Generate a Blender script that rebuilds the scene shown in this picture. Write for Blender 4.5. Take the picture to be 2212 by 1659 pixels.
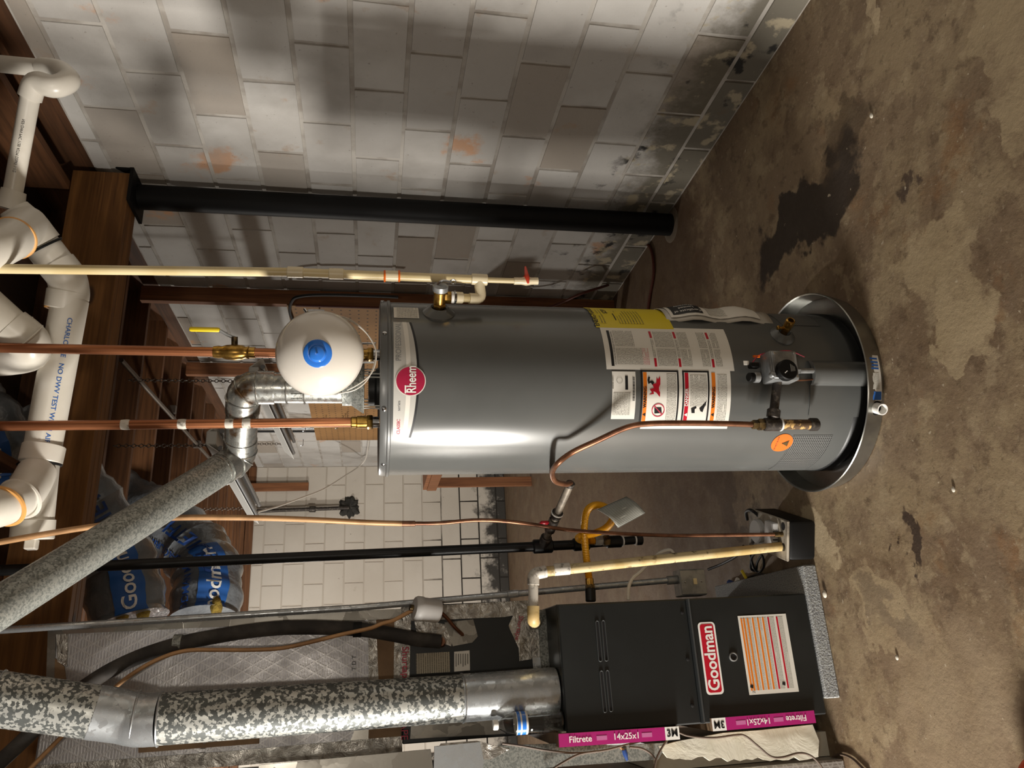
import bpy, bmesh, math, random
from mathutils import Vector, Matrix, noise as mnoise

random.seed(7)
for o in list(bpy.data.objects): bpy.data.objects.remove(o)
scene = bpy.context.scene
COL = scene.collection
V = Vector

# ------------------------------------------------------------------ camera
F, TH, RO, PSI, H = 1640.0, 0.18473, -0.01008, 0.35634, 1.48
CAM = V((0, 0, H))
def ray(px, py):
    """direction through a photo pixel, scaled to a depth of 1 along the optical axis (photo is turned a quarter)"""
    u = (1659 - py) - 829.5; v = px - 1106.0
    c, s = math.cos(RO), math.sin(RO)
    u, v = c*u - s*v, s*u + c*v
    fw = F*math.cos(TH) - v*math.sin(TH); up = -F*math.sin(TH) - v*math.cos(TH)
    return V((u*math.cos(PSI) + fw*math.sin(PSI), -u*math.sin(PSI) + fw*math.cos(PSI), up))/F
def PD(px, py, d): return CAM + ray(px, py)*d
def PX(px, py, x): r = ray(px, py); return CAM + r*(x/r.x)
def PY(px, py, y): r = ray(px, py); return CAM + r*(y/r.y)
def PZ(px, py, z): r = ray(px, py); return CAM + r*((z-H)/r.z)

cd = bpy.data.cameras.new('camera'); cam = bpy.data.objects.new('camera', cd); COL.objects.link(cam)
cd.sensor_fit = 'HORIZONTAL'; cd.sensor_width = 36.0; cd.lens = F/2212*36.0; cd.clip_start = 0.02
fz = ray(1106, 829.5).normalized()
ax = (ray(1107, 829.5) - ray(1106, 829.5)).normalized(); ay = (ray(1106, 828.5) - ray(1106, 829.5)).normalized()
m3 = Matrix((ax, ay, -fz)).transposed()
cam.matrix_world = Matrix.Translation(CAM) @ m3.to_4x4()
scene.camera = cam

# ------------------------------------------------------------------ light
scene.view_settings.view_transform = 'Standard'
scene.view_settings.look = 'None'
scene.view_settings.gamma = 1.0
scene.view_settings.exposure = 0.6
try: scene.view_settings.use_curve_mapping = False
except Exception: pass
w = bpy.data.worlds.new('world'); scene.world = w; w.use_nodes = True
w.node_tree.nodes['Background'].inputs[0].default_value = (1, .93, .84, 1)
w.node_tree.nodes['Background'].inputs[1].default_value = 0.02
def lamp(name, kind, loc, power, color, **kw):
    l = bpy.data.lights.new(name, kind); l.energy = power; l.color = color
    for k, v in kw.items(): setattr(l, k, v)
    o = bpy.data.objects.new(name, l); COL.objects.link(o); o.location = loc; return o
# work lamp standing well to the left of the furnace, out of view
key = lamp('work_lamp', 'AREA', (-3.0, 1.78, 0.82), 185, (1, .95, .88), shape='RECTANGLE', size=.85, size_y=.34)
key.rotation_euler = (V((-1, .0, -.10))).to_track_quat('Z', 'Y').to_euler()
# added fill light behind the camera; bulb in the far part of the basement
lamp('fill_light', 'POINT', (-0.25, -0.55, 2.05), 22, (1, .91, .79), shadow_soft_size=.08)
lamp('far_bulb', 'POINT', (-0.9, 6.5, 2.1), 105, (1, .96, .9), shadow_soft_size=.08)

# ------------------------------------------------------------------ materials
def C(h, a=1.0):
    h = h.lstrip('#'); r = []
    for i in (0, 2, 4):
        c = int(h[i:i+2], 16)/255; r.append(c/12.92 if c <= .04045 else ((c+.055)/1.055)**2.4)
    return (*r, a)
class NT:
    def __init__(s, name):
        s.m = bpy.data.materials.new(name); s.m.use_nodes = True; s.t = s.m.node_tree
        s.b = s.t.nodes['Principled BSDF']; s._co = {}
    def n(s, typ, **kw):
        nd = s.t.nodes.new(typ)
        for k, v in kw.items():
            if k.startswith('i_'): nd.inputs[k[2:].replace('_', ' ')].default_value = v
            else: setattr(nd, k, v)
        return nd
    def l(s, a, b): s.t.links.new(a, b)
    def co(s, which='Object'):
        if 'tc' not in s._co: s._co['tc'] = s.n('ShaderNodeTexCoord')
        return s._co['tc'].outputs[which]
    def world(s):
        if 'g' not in s._co: s._co['g'] = s.n('ShaderNodeNewGeometry')
        return s._co['g'].outputs['Position']
    def mapping(s, src, scale=(1, 1, 1), loc=(0, 0, 0), rot=(0, 0, 0)):
        mp = s.n('ShaderNodeMapping'); mp.inputs['Scale'].default_value = scale
        mp.inputs['Location'].default_value = loc; mp.inputs['Rotation'].default_value = rot
        s.l(src, mp.inputs[0]); return mp.outputs[0]
    def noise(s, src, scale, detail=4, rough=.55, dist=0):
        nd = s.n('ShaderNodeTexNoise'); nd.inputs['Scale'].default_value = scale; nd.inputs['Detail'].default_value = detail
        nd.inputs['Roughness'].default_value = rough; nd.inputs['Distortion'].default_value = dist
        s.l(src, nd.inputs['Vector']); return nd.outputs['Fac']
    def ramp(s, src, lo, hi, a=0.0, b=1.0):
        mr = s.n('ShaderNodeMapRange'); mr.interpolation_type = 'SMOOTHSTEP'
        mr.inputs[1].default_value = lo; mr.inputs[2].default_value = hi; mr.inputs[3].default_value = a; mr.inputs[4].default_value = b
        s.l(src, mr.inputs[0]); return mr.outputs[0]
    def math(s, op, a, b=None, c=None):
        nd = s.n('ShaderNodeMath', operation=op)
        for i, x in enumerate((a, b, c)):
            if x is None: continue
            if isinstance(x, (int, float)): nd.inputs[i].default_value = x
            else: s.l(x, nd.inputs[i])
        return nd.outputs[0]
    def mix(s, fac, a, b, blend='MIX'):
        nd = s.n('ShaderNodeMix', data_type='RGBA', blend_type=blend)
        for i, x in ((0, fac), (6, a), (7, b)):
            if isinstance(x, (int, float)): nd.inputs[i].default_value = x
            elif isinstance(x, tuple): nd.inputs[i].default_value = x
            else: s.l(x, nd.inputs[i])
        return nd.outputs[2]
    def col(s, x):
        if isinstance(x, tuple): s.b.inputs['Base Color'].default_value = x
        else: s.l(x, s.b.inputs['Base Color'])
    def rough(s, x):
        if isinstance(x, (int, float)): s.b.inputs['Roughness'].default_value = x
        else: s.l(x, s.b.inputs['Roughness'])
    def bump(s, h, strength=.3, dist=.002):
        bp = s.n('ShaderNodeBump'); bp.inputs['Strength'].default_value = strength; bp.inputs['Distance'].default_value = dist
        s.l(h, bp.inputs['Height'])
        if s.b.inputs['Normal'].is_linked: s.l(s.b.inputs['Normal'].links[0].from_socket, bp.inputs['Normal'])
        s.l(bp.outputs[0], s.b.inputs['Normal'])
    def sep(s, src):
        nd = s.n('ShaderNodeSeparateXYZ'); s.l(src, nd.inputs[0]); return nd.outputs
MAT = {}
def M(name, col, rough=.5, metal=0., col2=None, scale=20, lo=.4, hi=.65, bump=None, stretch=(1, 1, 1), spec=.5, coat=0, detail=4, third=None):
    n = NT(name); col = C(col); n.b.inputs['Metallic'].default_value = metal; n.rough(rough)
    n.b.inputs['Specular IOR Level'].default_value = spec
    if coat: n.b.inputs['Coat Weight'].default_value = coat
    src = n.mapping(n.co(), scale=stretch); cc = col
    if col2: cc = n.mix(n.ramp(n.noise(src, scale, detail), lo, hi), col, C(col2))
    if third: cc = n.mix(n.ramp(n.noise(n.mapping(n.co(), loc=(3, 5, 1)), third[1], 5), third[2], third[3]), cc, C(third[0]))
    n.col(cc)
    if bump: n.bump(n.noise(src, bump[0], 3), bump[1], bump[2] if len(bump) > 2 else .002)
    MAT[name] = n.m; return n.m

M('heater_paint', '5d5e5c', .24, .12, col2='585957', scale=3, spec=.5)
M('heater_dark', '1b1c1c', .45)
M('cap_paint', '5d5e5d', .28, .12)
M('tank_white', 'd8d2c8', .22, 0, col2='d2ccc1', scale=4, coat=.3)
M('blue_plastic', '2f74d0', .2, 0, coat=.5)
M('copper', 'b3754f', .36, .75, col2='8a5236', scale=14, lo=.35, hi=.75, stretch=(1, 1, .25))
M('copper_old', '8a5f45', .42, .65, col2='5f3d2b', scale=18, lo=.35, hi=.7)
M('copper_tan', 'b98f63', .5, .2, col2='96704a', scale=9)
M('brass', 'c39a4e', .28, .95, col2='8c6a33', scale=40)
M('brass_dark', '6e5a38', .45, .8, col2='3a3024', scale=60)
M('chrome', 'c9ccd0', .16, 1.0)
M('zinc', '9a9b9a', .42, .6, col2='828484', scale=30)
M('cpvc', 'd9c79a', .38, 0, col2='cdb988', scale=7)
M('cpvc_fitting', 'e0d2b0', .35)
M('pvc', 'd6d1c6', .33, 0, col2='cbc5b8', scale=6)
M('pvc_dirty', 'c8b488', .5, 0, col2='4c4230', scale=46, lo=.56, hi=.7, third=('b59a64', 9, .4, .6))
M('pvc_grey_dirty', 'c9c3b8', .5, 0, col2='6d665c', scale=70, lo=.5, hi=.72)
M('primer', 'd9a05a', .5)
M('red_plastic', 'd8442c', .35)
M('red_handle', 'b01226', .4)
M('yellow_grip', 'd8bd1f', .4)
M('yellow_hose', 'e0a41a', .4, 0, col2='c9860f', scale=8)
M('black_pipe', '141414', .42, .3, col2='0c0c0c', scale=20, bump=(80, .15))
M('black_column', '060606', .55, 0, col2='0a0a0a', scale=6, bump=(60, .2), spec=.25)
M('black_plastic', '070707', .5, spec=.25)
M('rubber_foam', '2a2724', .8, 0, col2='4a4540', scale=10, lo=.4, hi=.7, bump=(40, .4))
M('pipe_grey', '7d7467', .5, .3, col2='4d463e', scale=25)
M('iron', '3c3733', .55, .6, col2='6a6258', scale=60, lo=.5, hi=.7, bump=(90, .4))
M('iron_rust', '5b4632', .6, .3, col2='c9a468', scale=50, lo=.52, hi=.6, bump=(90, .3))
M('furnace_black', '191c1c', .42, .1, col2='1e2121', scale=5, bump=(200, .05))
M('furnace_edge', '4c4f50', .35, .4)
M('white_label', 'dedad0', .4)
M('label_grey', 'bdbbb4', .4)
M('red_label', 'b80f28', .35)
M('crimson', 'b11a44', .22, .2, coat=.5)
M('magenta', 'a8186c', .45)
M('magenta_pale', 'c06a9c', .5)
M('yellow_label', 'd6c00e', .4)
M('orange_sticker', 'e86a14', .45)
M('orange_band', 'dd7714', .45)
M('black_ink', '0c0c0e', .5)
M('grey_ink', '77746c', .5)
M('blue_ink', '2a5fa8', .5)
M('navy_ink', '1d3f7d', .5)
M('white_ink', 'eceae4', .5)
M('silver_ink', '8b8d8e', .35, .4)
M('red_ink', 'b8324a', .5)
M('foam_pad', '9a9b98', .95, 0, col2='77787a', scale=220, lo=.45, hi=.6, bump=(180, 1.0, .004))
M('cardboard', '8a6f52', .8, 0, col2='7b6249', scale=9)
M('paper_foil', 'a7a69c', .4, .25, col2='d2d4c9', scale=22, lo=.45, hi=.7)
M('lid_grey', 'a59c8c', .6, 0, col2='5f574c', scale=18, lo=.45, hi=.68)
M('pump_white', 'b5b3b0', .5)
M('cable_brown', '55463a', .6)
M('cable_black', '131212', .6)
M('cable_white', 'cfcac0', .5)
M('cord_red', '5a2a1c', .6)
M('orange_rubber', 'd8481c', .5)
M('fixture_white', 'd2d2cd', .4)
M('fixture_steel', '77787a', .35, .6)
M('chain', '6a625a', .5, .8)
M('duct_bag', '83888c', .28, .1, col2='6c7176', scale=7, lo=.35, hi=.7, bump=(16, .8, .012), coat=.3)
M('glass_fiber', 'a38a3c', .95, 0, col2='7c6426', scale=30, bump=(60, 1, .006))
M('tank_pan', 'a3a39e', .3, .95, col2='8d8d88', scale=6)
M('mold_patch', '2c2b27', .95, 0, col2='3c3a34', scale=18, bump=(25, 1, .01))
M('pebble', 'c9c3b4', .8)
M('cloth_bag', 'b9b4aa', .15, 0, coat=.4)
M('concrete_grout', '6e6253', .9)
M('wood_dark', '4c3018', .75, 0, col2='35200f', scale=3, stretch=(1, 14, 14), lo=.35, hi=.7, bump=(6, .2))

def wood(name, a, b, axis, knots=False, tone=.7):
    n = NT(name); st = [16, 16, 16]; st[axis] = .9
    src = n.mapping(n.co(), scale=tuple(st))
    f = n.ramp(n.noise(src, 2.2, 6, .6, .6), .3, .72)
    cc = n.mix(f, C(a), C(b))
    st2 = [60, 60, 60]; st2[axis] = 2
    cc = n.mix(n.ramp(n.noise(n.mapping(n.co(), scale=tuple(st2)), 1.5, 3), .55, .75, 0, .5), cc, C(b), 'MULTIPLY')
    if knots:
        vo = n.n('ShaderNodeTexVoronoi'); vo.inputs['Scale'].default_value = 3.2
        sk = [1.6, 1.6, 1.6]; sk[axis] = .7
        n.l(n.mapping(n.co(), scale=tuple(sk)), vo.inputs['Vector'])
        cc = n.mix(n.ramp(vo.outputs['Distance'], .07, .13, .85, 0), cc, C('2c1706'))
    oi = n.n('ShaderNodeObjectInfo')
    cc = n.mix(n.math('MULTIPLY', oi.outputs['Random'], .45), cc, C('2f1b0b'))
    n.col(cc); n.rough(tone); n.bump(n.noise(src, 4, 3), .2); MAT[name] = n.m
wood('wood_beam', 'a8743a', '7b5022', 0, True)
wood('wood_joist_x', '7c5230', '54341b', 0)
wood('wood_joist_y', '6a4325', '45290f', 1)
wood('wood_stud', '94603a', '6e4326', 2)
wood('subfloor', '3b2817', '291a0e', 1)
wood('pegboard_wood', '8f6a3e', '7d5a32', 2)

def pegboard():
    n = NT('pegboard'); p = n.sep(n.world())
    def cell(o): return n.math('ABSOLUTE', n.math('SUBTRACT', n.math('FRACT', n.math('MULTIPLY', o, 1/.0508)), .5))
    r = n.math('SQRT', n.math('ADD', n.math('POWER', cell(p[1]), 2), n.math('POWER', cell(p[2]), 2)))
    base = n.mix(n.ramp(n.noise(n.world(), 3), .35, .7), C('936c3d'), C('7f5b31'))
    n.col(n.mix(n.ramp(r, .09, .14, 1, 0), base, C('20150a'))); n.rough(.7); MAT['pegboard'] = n.m
pegboard()

def galv(name, light, dark, scale, lo, hi, rough=.42, metal=.75, rust=None):
    n = NT(name); n.b.inputs['Metallic'].default_value = metal
    vo = n.n('ShaderNodeTexVoronoi', feature='F1'); vo.inputs['Scale'].default_value = scale
    dv_ = n.n('ShaderNodeTexNoise'); dv_.inputs['Scale'].default_value = scale*1.3; n.l(n.co(), dv_.inputs['Vector'])
    va = n.n('ShaderNodeVectorMath', operation='MULTIPLY_ADD'); n.l(dv_.outputs['Color'], va.inputs[0]); va.inputs[1].default_value = (1.1/scale,)*3; n.l(n.co(), va.inputs[2])
    n.l(va.outputs[0], vo.inputs['Vector'])
    sp = n.n('ShaderNodeSeparateColor'); n.l(vo.outputs['Color'], sp.inputs[0])
    f = n.math('ADD', n.math('MULTIPLY', sp.outputs[0], .5), n.math('MULTIPLY', n.noise(n.co(), scale*.6, 5, .65), .5))
    cc = n.mix(n.ramp(f, lo, hi), C(light), C(dark))
    if rust: cc = n.mix(n.ramp(n.noise(n.mapping(n.co(), loc=(7, 1, 4)), 9, 5), .6, .7), cc, C(rust))
    n.col(cc); n.rough(n.ramp(f, .2, .8, rough-.08, rough+.15)); n.bump(f, .12, .001); MAT[name] = n.m
galv('galv_spangle', 'c0c1bb', '5c5f5d', 120, .42, .54, .45, .5)
galv('galv_dull', '9c9e98', '6a6d69', 240, .3, .75, .5, .5)
galv('galv_shiny', 'b6b6b0', '868885', 90, .3, .8, .3, .85, '6c5238')
galv('galv_bright', 'c2c6c8', 'a8acae', 60, .3, .7, .3, .7)
galv('foil_tape', 'b5b2aa', '7b776f', 14, .3, .75, .26, .9)

def crinkle(name, col, metal=.9, rough=.25, scale=28, strength=1.0, col2=None):
    n = NT(name); n.b.inputs['Metallic'].default_value = metal; n.rough(rough)
    f = n.noise(n.co(), scale, 5, .6, 1.2); n.col(n.mix(n.ramp(f, .35, .7), C(col), C(col2 or col)))
    n.bump(f, strength, .01); MAT[name] = n.m
crinkle('foil_crinkle', 'c2bfb8', .75, .32, 26, .8, '8b867e')
crinkle('white_tape', 'cfcbbb', .0, .45, 9, .35, 'c4c0ae')

def scrim(name, base, dark, ax1, ax2):
    """foil facing with woven reinforcement lines"""
    n = NT(name); n.b.inputs['Metallic'].default_value = .4
    p = n.sep(n.world())
    def line(e, per, wd): return n.ramp(n.math('ABSOLUTE', n.math('SUBTRACT', n.math('FRACT', n.math('MULTIPLY', e, 1/per)), .5)), wd, wd+.12, 1, 0)
    l1 = line(p[ax2], .0085, .13)
    d1 = line(n.math('ADD', p[ax1], n.math('MULTIPLY', p[ax2], .55)), .034, .02)
    d2 = line(n.math('SUBTRACT', p[ax1], n.math('MULTIPLY', p[ax2], .55)), .034, .02)
    ln = n.math('MAXIMUM', n.math('MULTIPLY', l1, .6), n.math('MULTIPLY', n.math('MAXIMUM', d1, d2), .7))
    nz = n.noise(n.world(), 7, 5, .6)
    cc = n.mix(n.ramp(nz, .3, .7), C(base), C(dark)); cc = n.mix(n.math('MULTIPLY', ln, .45), cc, C('d6d3cc'))
    n.col(cc); n.rough(n.ramp(nz, .3, .7, .3, .45)); n.bump(n.math('ADD', n.math('MULTIPLY', ln, .12), n.noise(n.world(), 14, 4)), .4, .006); MAT[name] = n.m
scrim('foil_scrim', 'bab8b9', 'a09ea1', 0, 2)
scrim('foil_scrim_brown', '9a948e', '7b7570', 2, 0)

def printmat(name, paper, ink, pitch=.0042, dens=.5, seed=0):
    n = NT(name); uv = n.sep(n.co('UV'))
    row = n.math('MULTIPLY', uv[1], 1/pitch)
    band = n.ramp(n.math('ABSOLUTE', n.math('SUBTRACT', n.math('FRACT', row), .5)), .18, .3, 1, 0)
    cb = n.n('ShaderNodeCombineXYZ'); n.l(n.math('MULTIPLY', uv[0], 420), cb.inputs[0]); n.l(n.math('FLOOR', row), cb.inputs[1]); cb.inputs[2].default_value = seed
    ch = n.ramp(n.noise(cb.outputs[0], 1.0, 2), .62-dens*.4, .7-dens*.4)
    cb2 = n.n('ShaderNodeCombineXYZ'); n.l(n.math('MULTIPLY', uv[0], 12), cb2.inputs[0]); n.l(n.math('FLOOR', row), cb2.inputs[1]); cb2.inputs[2].default_value = seed+3
    gap = n.ramp(n.noise(cb2.outputs[0], 1.0, 1), .34, .38)
    n.col(n.mix(n.math('MULTIPLY', n.math('MULTIPLY', band, ch), n.math('MULTIPLY', gap, .8)), C(paper), C(ink))); n.rough(.42); MAT[name] = n.m
printmat('print_black', 'd9d5ca', '3c3a36')
printmat('print_grey', 'c9c6bb', '8a877f', .005)
printmat('print_red', 'd9d3c9', 'c0445a')
printmat('print_yellow', 'd6c00e', '4a430c', .009)
printmat('print_dirty', 'a99f88', '4f4736', .007, .6)
printmat('print_foil', 'b4b4aa', '4e4d48', .0045, .75)
def screen(name):
    n = NT(name); uv = n.sep(n.co('UV'))
    def cell(o): return n.math('ABSOLUTE', n.math('SUBTRACT', n.math('FRACT', n.math('MULTIPLY', o, 1/.0062)), .5))
    d = n.math('MAXIMUM', cell(uv[0]), cell(uv[1])); f = n.ramp(d, .28, .36, 1, 0)
    n.col(n.mix(f, C('7c7d7b'), C('0c0c0c'))); n.b.inputs['Metallic'].default_value = .3; n.rough(.35); n.bump(f, .6, .001); MAT[name] = n.m
screen('mesh_screen')

def clear_plastic(name, tint):
    n = NT(name); n.b.inputs['Transmission Weight'].default_value = 1; n.b.inputs['Roughness'].default_value = .03; n.b.inputs['IOR'].default_value = 1.4
    n.col(C(tint)); MAT[name] = n.m
clear_plastic('clear_plastic', 'f8f8f6')

def blocks_grey():
    n = NT('block_whitewash'); oi = n.n('ShaderNodeObjectInfo'); w = n.world(); p = n.sep(w)
    base = n.mix(n.ramp(n.noise(w, 1.6, 5), .35, .68), C('c6c4bf'), C('b2aea8'))
    base = n.mix(n.math('MULTIPLY', oi.outputs['Random'], .55), base, C('a29d97'))
    base = n.mix(n.ramp(oi.outputs['Random'], .86, .9, 0, .55), base, C('8a7a66'))
    base = n.mix(n.ramp(n.noise(w, 2.3, 6, .6), .63, .70, 0, .75), base, C('c08a5c'))      # bare rusty patches
    base = n.mix(n.ramp(n.noise(n.mapping(w, loc=(4, 9, 2)), 60, 3), .68, .75, 0, .5), base, C('6e675e'))
    base = n.mix(n.ramp(n.noise(n.mapping(w, loc=(7, 7, 7)), 1.1, 6, .6), .5, .68, 0, .6), base, C('8f8a83'))
    base = n.mix(n.ramp(n.noise(n.mapping(w, loc=(1, 3, 7)), 5.5, 6, .68), .6, .72, 0, .5), base, C('a08468'))
    # damp, mould and lime on the lowest courses, a stain with a ragged upper edge
    hgt = n.math('ADD', p[2], n.math('MULTIPLY', n.math('SUBTRACT', n.noise(n.mapping(w, loc=(2, 1, 7)), 3.2, 6, .65), .5), .75))
    base = n.mix(n.ramp(hgt, .16, .38, .85, 0), base, C('57503f'))
    base = n.mix(n.math('MULTIPLY', n.ramp(hgt, .3, .42, 1, 0), n.ramp(n.noise(w, 11, 5), .55, .64)), base, C('a59a82'))
    base = n.mix(n.math('MULTIPLY', n.ramp(hgt, .3, .5, 1, 0), n.ramp(n.noise(n.mapping(w, loc=(8, 3, 1)), 8, 5), .58, .66)), base, C('23211d'))
    n.col(base); n.rough(.85)
    n.bump(n.noise(w, 70, 5, .7), .35, .004); n.bump(n.noise(w, 14, 4), .25, .006); MAT['block_whitewash'] = n.m
    n = NT('mortar_grey'); w = n.world()
    n.col(n.mix(n.ramp(n.noise(w, 7, 4), .4, .65), C('b3aea6'), C('968f86'))); n.rough(.95); n.bump(n.noise(w, 50, 4), .5, .004); MAT['mortar_grey'] = n.m
    n = NT('block_white'); oi = n.n('ShaderNodeObjectInfo'); w = n.world(); p = n.sep(w)
    base = n.mix(n.ramp(n.noise(w, 1.1, 5), .35, .7), C('cbc4b8'), C('bdb5a8'))
    base = n.mix(n.math('MULTIPLY', oi.outputs['Random'], .25), base, C('b4aa9c'))
    base = n.mix(n.ramp(n.noise(w, 2.2, 6, .65), .64, .74, 0, .6), base, C('8c7c66'))
    base = n.mix(n.ramp(n.noise(n.mapping(w, loc=(1, 4, 3)), 16, 4), .7, .76, 0, .7), base, C('55493c'))
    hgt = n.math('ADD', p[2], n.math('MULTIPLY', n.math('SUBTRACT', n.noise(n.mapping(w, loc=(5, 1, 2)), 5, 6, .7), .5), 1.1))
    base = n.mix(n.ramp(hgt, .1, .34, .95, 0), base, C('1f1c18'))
    n.col(base); n.rough(.7); n.bump(n.noise(w, 40, 4), .2, .004); MAT['block_white'] = n.m
    n = NT('mortar_white'); w = n.world(); p = n.sep(w)
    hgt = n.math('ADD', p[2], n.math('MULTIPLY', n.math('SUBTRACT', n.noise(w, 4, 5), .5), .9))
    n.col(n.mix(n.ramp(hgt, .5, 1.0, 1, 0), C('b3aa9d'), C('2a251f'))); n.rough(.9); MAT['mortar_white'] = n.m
blocks_grey()

def floor_mat():
    n = NT('floor_concrete'); w0 = n.world()
    # ragged edges: the coordinates themselves are pushed about at three sizes
    w = w0
    for sc, amt in ((5.0, .20), (16.0, .075), (60.0, .022)):
        nz = n.n('ShaderNodeTexNoise'); nz.inputs['Scale'].default_value = sc; nz.inputs['Detail'].default_value = 5; n.l(w0, nz.inputs['Vector'])
        sb = n.n('ShaderNodeVectorMath', operation='SUBTRACT'); n.l(nz.outputs['Color'], sb.inputs[0]); sb.inputs[1].default_value = (.5, .5, .5)
        ma = n.n('ShaderNodeVectorMath', operation='MULTIPLY_ADD'); n.l(sb.outputs[0], ma.inputs[0]); ma.inputs[1].default_value = (amt*2, amt*2, 0); n.l(w, ma.inputs[2]); w = ma.outputs[0]
    base = n.mix(n.ramp(n.noise(w0, 1.6, 6, .6), .35, .68), C('7e6b53'), C('6b5742'))
    def patchy(base, loc, sc, lo, hi, k, c, det=6, rg=.65): return n.mix(n.ramp(n.noise(n.mapping(w0, loc=loc), sc, det, rg), lo, hi, 0, k), base, C(c))
    base = patchy(base, (5, 2, 9), 4.5, .46, .60, .75, '917f62')
    base = patchy(base, (1, 7, 4), 13, .54, .64, .6, '574431')
    base = patchy(base, (9, 7, 2), 3.0, .56, .68, .6, '7d5a38')
    base = patchy(base, (2, 9, 5), 9, .55, .63, .5, '9c8b6e')
    base = patchy(base, (3, 1, 8), 30, .56, .66, .45, '54442f')
    base = patchy(base, (8, 4, 3), 55, .58, .68, .5, 'a09079')
    def at(px, py): q = PZ(px, py, 0); return q.x, q.y
    def add(base, px0, py0, px1, py1, wd, colr, soft=.06, k=1.0, smooth=False):
        a = V((*at(px0, py0), 0)); b = V((*at(px1, py1), 0)); c = (a+b)/2; d = b-a; rx, ry = d.length/2, wd
        q = n.sep(n.mapping(n.mapping(w, loc=(-c.x, -c.y, 0)), rot=(0, 0, -math.atan2(d.y, d.x))))
        r = n.math('SQRT', n.math('ADD', n.math('POWER', n.math('MULTIPLY', q[0], 1/rx), 2), n.math('POWER', n.math('MULTIPLY', q[1], 1/ry), 2)))
        m = n.math('MULTIPLY', n.ramp(r, 1-soft, 1+soft, 1, 0), k)
        if not smooth: m = n.math('MULTIPLY', m, n.ramp(n.noise(n.mapping(w0, loc=(px0*.01, 0, 3)), 10, 6, .7), .3, .55, .35, 1))
        return n.mix(m, base, C(colr))
    P1, P2 = '9c8a6c', 'ab997b'
    base = add(base, 1960, 560, 2150, 640, .17, P1, .07, .9)
    base = add(base, 1990, 660, 2120, 720, .10, P1, .07, .9)
    base = add(base, 2150, -60, 2240, 330, .12, P1, .05, .9)
    base = add(base, 1850, -80, 1890, 45, .05, P2, .05, .95)
    base = add(base, 1830, 1250, 1990, 1330, .07, P1, .06, .8)
    base = add(base, 1870, 1340, 1990, 1420, .06, P1, .06, .7)
    base = add(base, 1740, 1085, 1800, 1190, .055, P2, .15, .95)
    base = add(base, 1900, 1450, 2240, 1659, .25, '8d7a61', .15, .7)
    base = add(base, 1850, 1240, 1990, 1400, .05, '6a5b49', .15, .6)
    base = add(base, 1520, 1030, 1640, 1150, .06, '453524', .2, .85)
    base = add(base, 1640, 575, 1850, 330, .13, '2c2116', .10, .95, True)
    base = add(base, 1760, 330, 1890, 225, .08, '4b3c2a', .2, .7, True)
    base = add(base, 1960, 1130, 2000, 1255, .032, '35261a', .12, .95, True)
    base = add(base, 1965, 380, 1985, 402, .02, '44352a', .4, .9, True)
    base = add(base, 2150, 640, 2160, 700, .03, '7a5c3c', .4, .6)
    base = n.mix(n.ramp(n.noise(n.mapping(w0, loc=(2, 2, 6)), 38, 3), .70, .74, 0, .8), base, C('b6a992'))
    base = n.mix(n.ramp(n.noise(n.mapping(w0, loc=(6, 1, 6)), 70, 3), .68, .76, 0, .8), base, C('44331f'))
    p = n.sep(w); base = n.mix(n.ramp(p[1], 2.75, 2.95, 0, .7), base, C('57422f'))   # the older unpatched slab beyond
    n.col(base); n.rough(n.ramp(n.noise(w0, 7, 5), .3, .7, .5, .8)); n.bump(n.noise(w0, 60, 5, .7), .35, .004); n.bump(n.noise(w0, 9, 6), .25, .012); MAT['floor_concrete'] = n.m
floor_mat()

# ------------------------------------------------------------------ builders
WM = {}
def tag(o, label=None, cat=None, group=None, kind=None):
    if label: o['label'] = label
    if cat: o['category'] = cat
    if group: o['group'] = group
    if kind: o['kind'] = kind
    return o
def thing(name, label, cat, loc=(0, 0, 0), rz=0.0, group=None):
    o = bpy.data.objects.new(name, None); COL.objects.link(o); o.empty_display_size = .05
    o.location = loc; o.rotation_euler = (0, 0, rz); WM[o.name] = Matrix.Translation(loc) @ Matrix.Rotation(rz, 4, 'Z')
    return tag(o, label, cat, group)
def basis(d):
    d = V(d).normalized(); a = V((0, 0, 1)) if abs(d.z) < .9 else V((1, 0, 0))
    x = a.cross(d).normalized(); return x, d.cross(x), d
def cr(pts, k=8):
    pts = [V(p) for p in pts]; out = []
    P = [pts[0]*2-pts[1]] + pts + [pts[-1]*2-pts[-2]]
    for i in range(1, len(P)-2):
        for j in range(k):
            t = j/k; a, b, c, d = P[i-1], P[i], P[i+1], P[i+2]
            out.append(.5*((2*b)+(c-a)*t+(2*a-5*b+4*c-d)*t*t+(3*b-a-3*c+d)*t*t*t))
    out.append(pts[-1]); return out
def rounded(pts, r, k=5):
    """polyline with its corners rounded to bends"""
    pts = [V(p) for p in pts]; out = [pts[0]]
    for i in range(1, len(pts)-1):
        a, b, c = pts[i-1], pts[i], pts[i+1]; l = min(r, (a-b).length*.45, (c-b).length*.45)
        p0 = b+(a-b).normalized()*l; p1 = b+(c-b).normalized()*l
        for j in range(k+1):
            t = j/k; out.append(p0*(1-t)**2+b*2*t*(1-t)+p1*t*t)
    out.append(pts[-1]); return out
def ext(a, b, z=2.96):
    'carry the line a-b on up to the height z'
    return a+(b-a)*((z-a.z)/(b.z-a.z))
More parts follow.
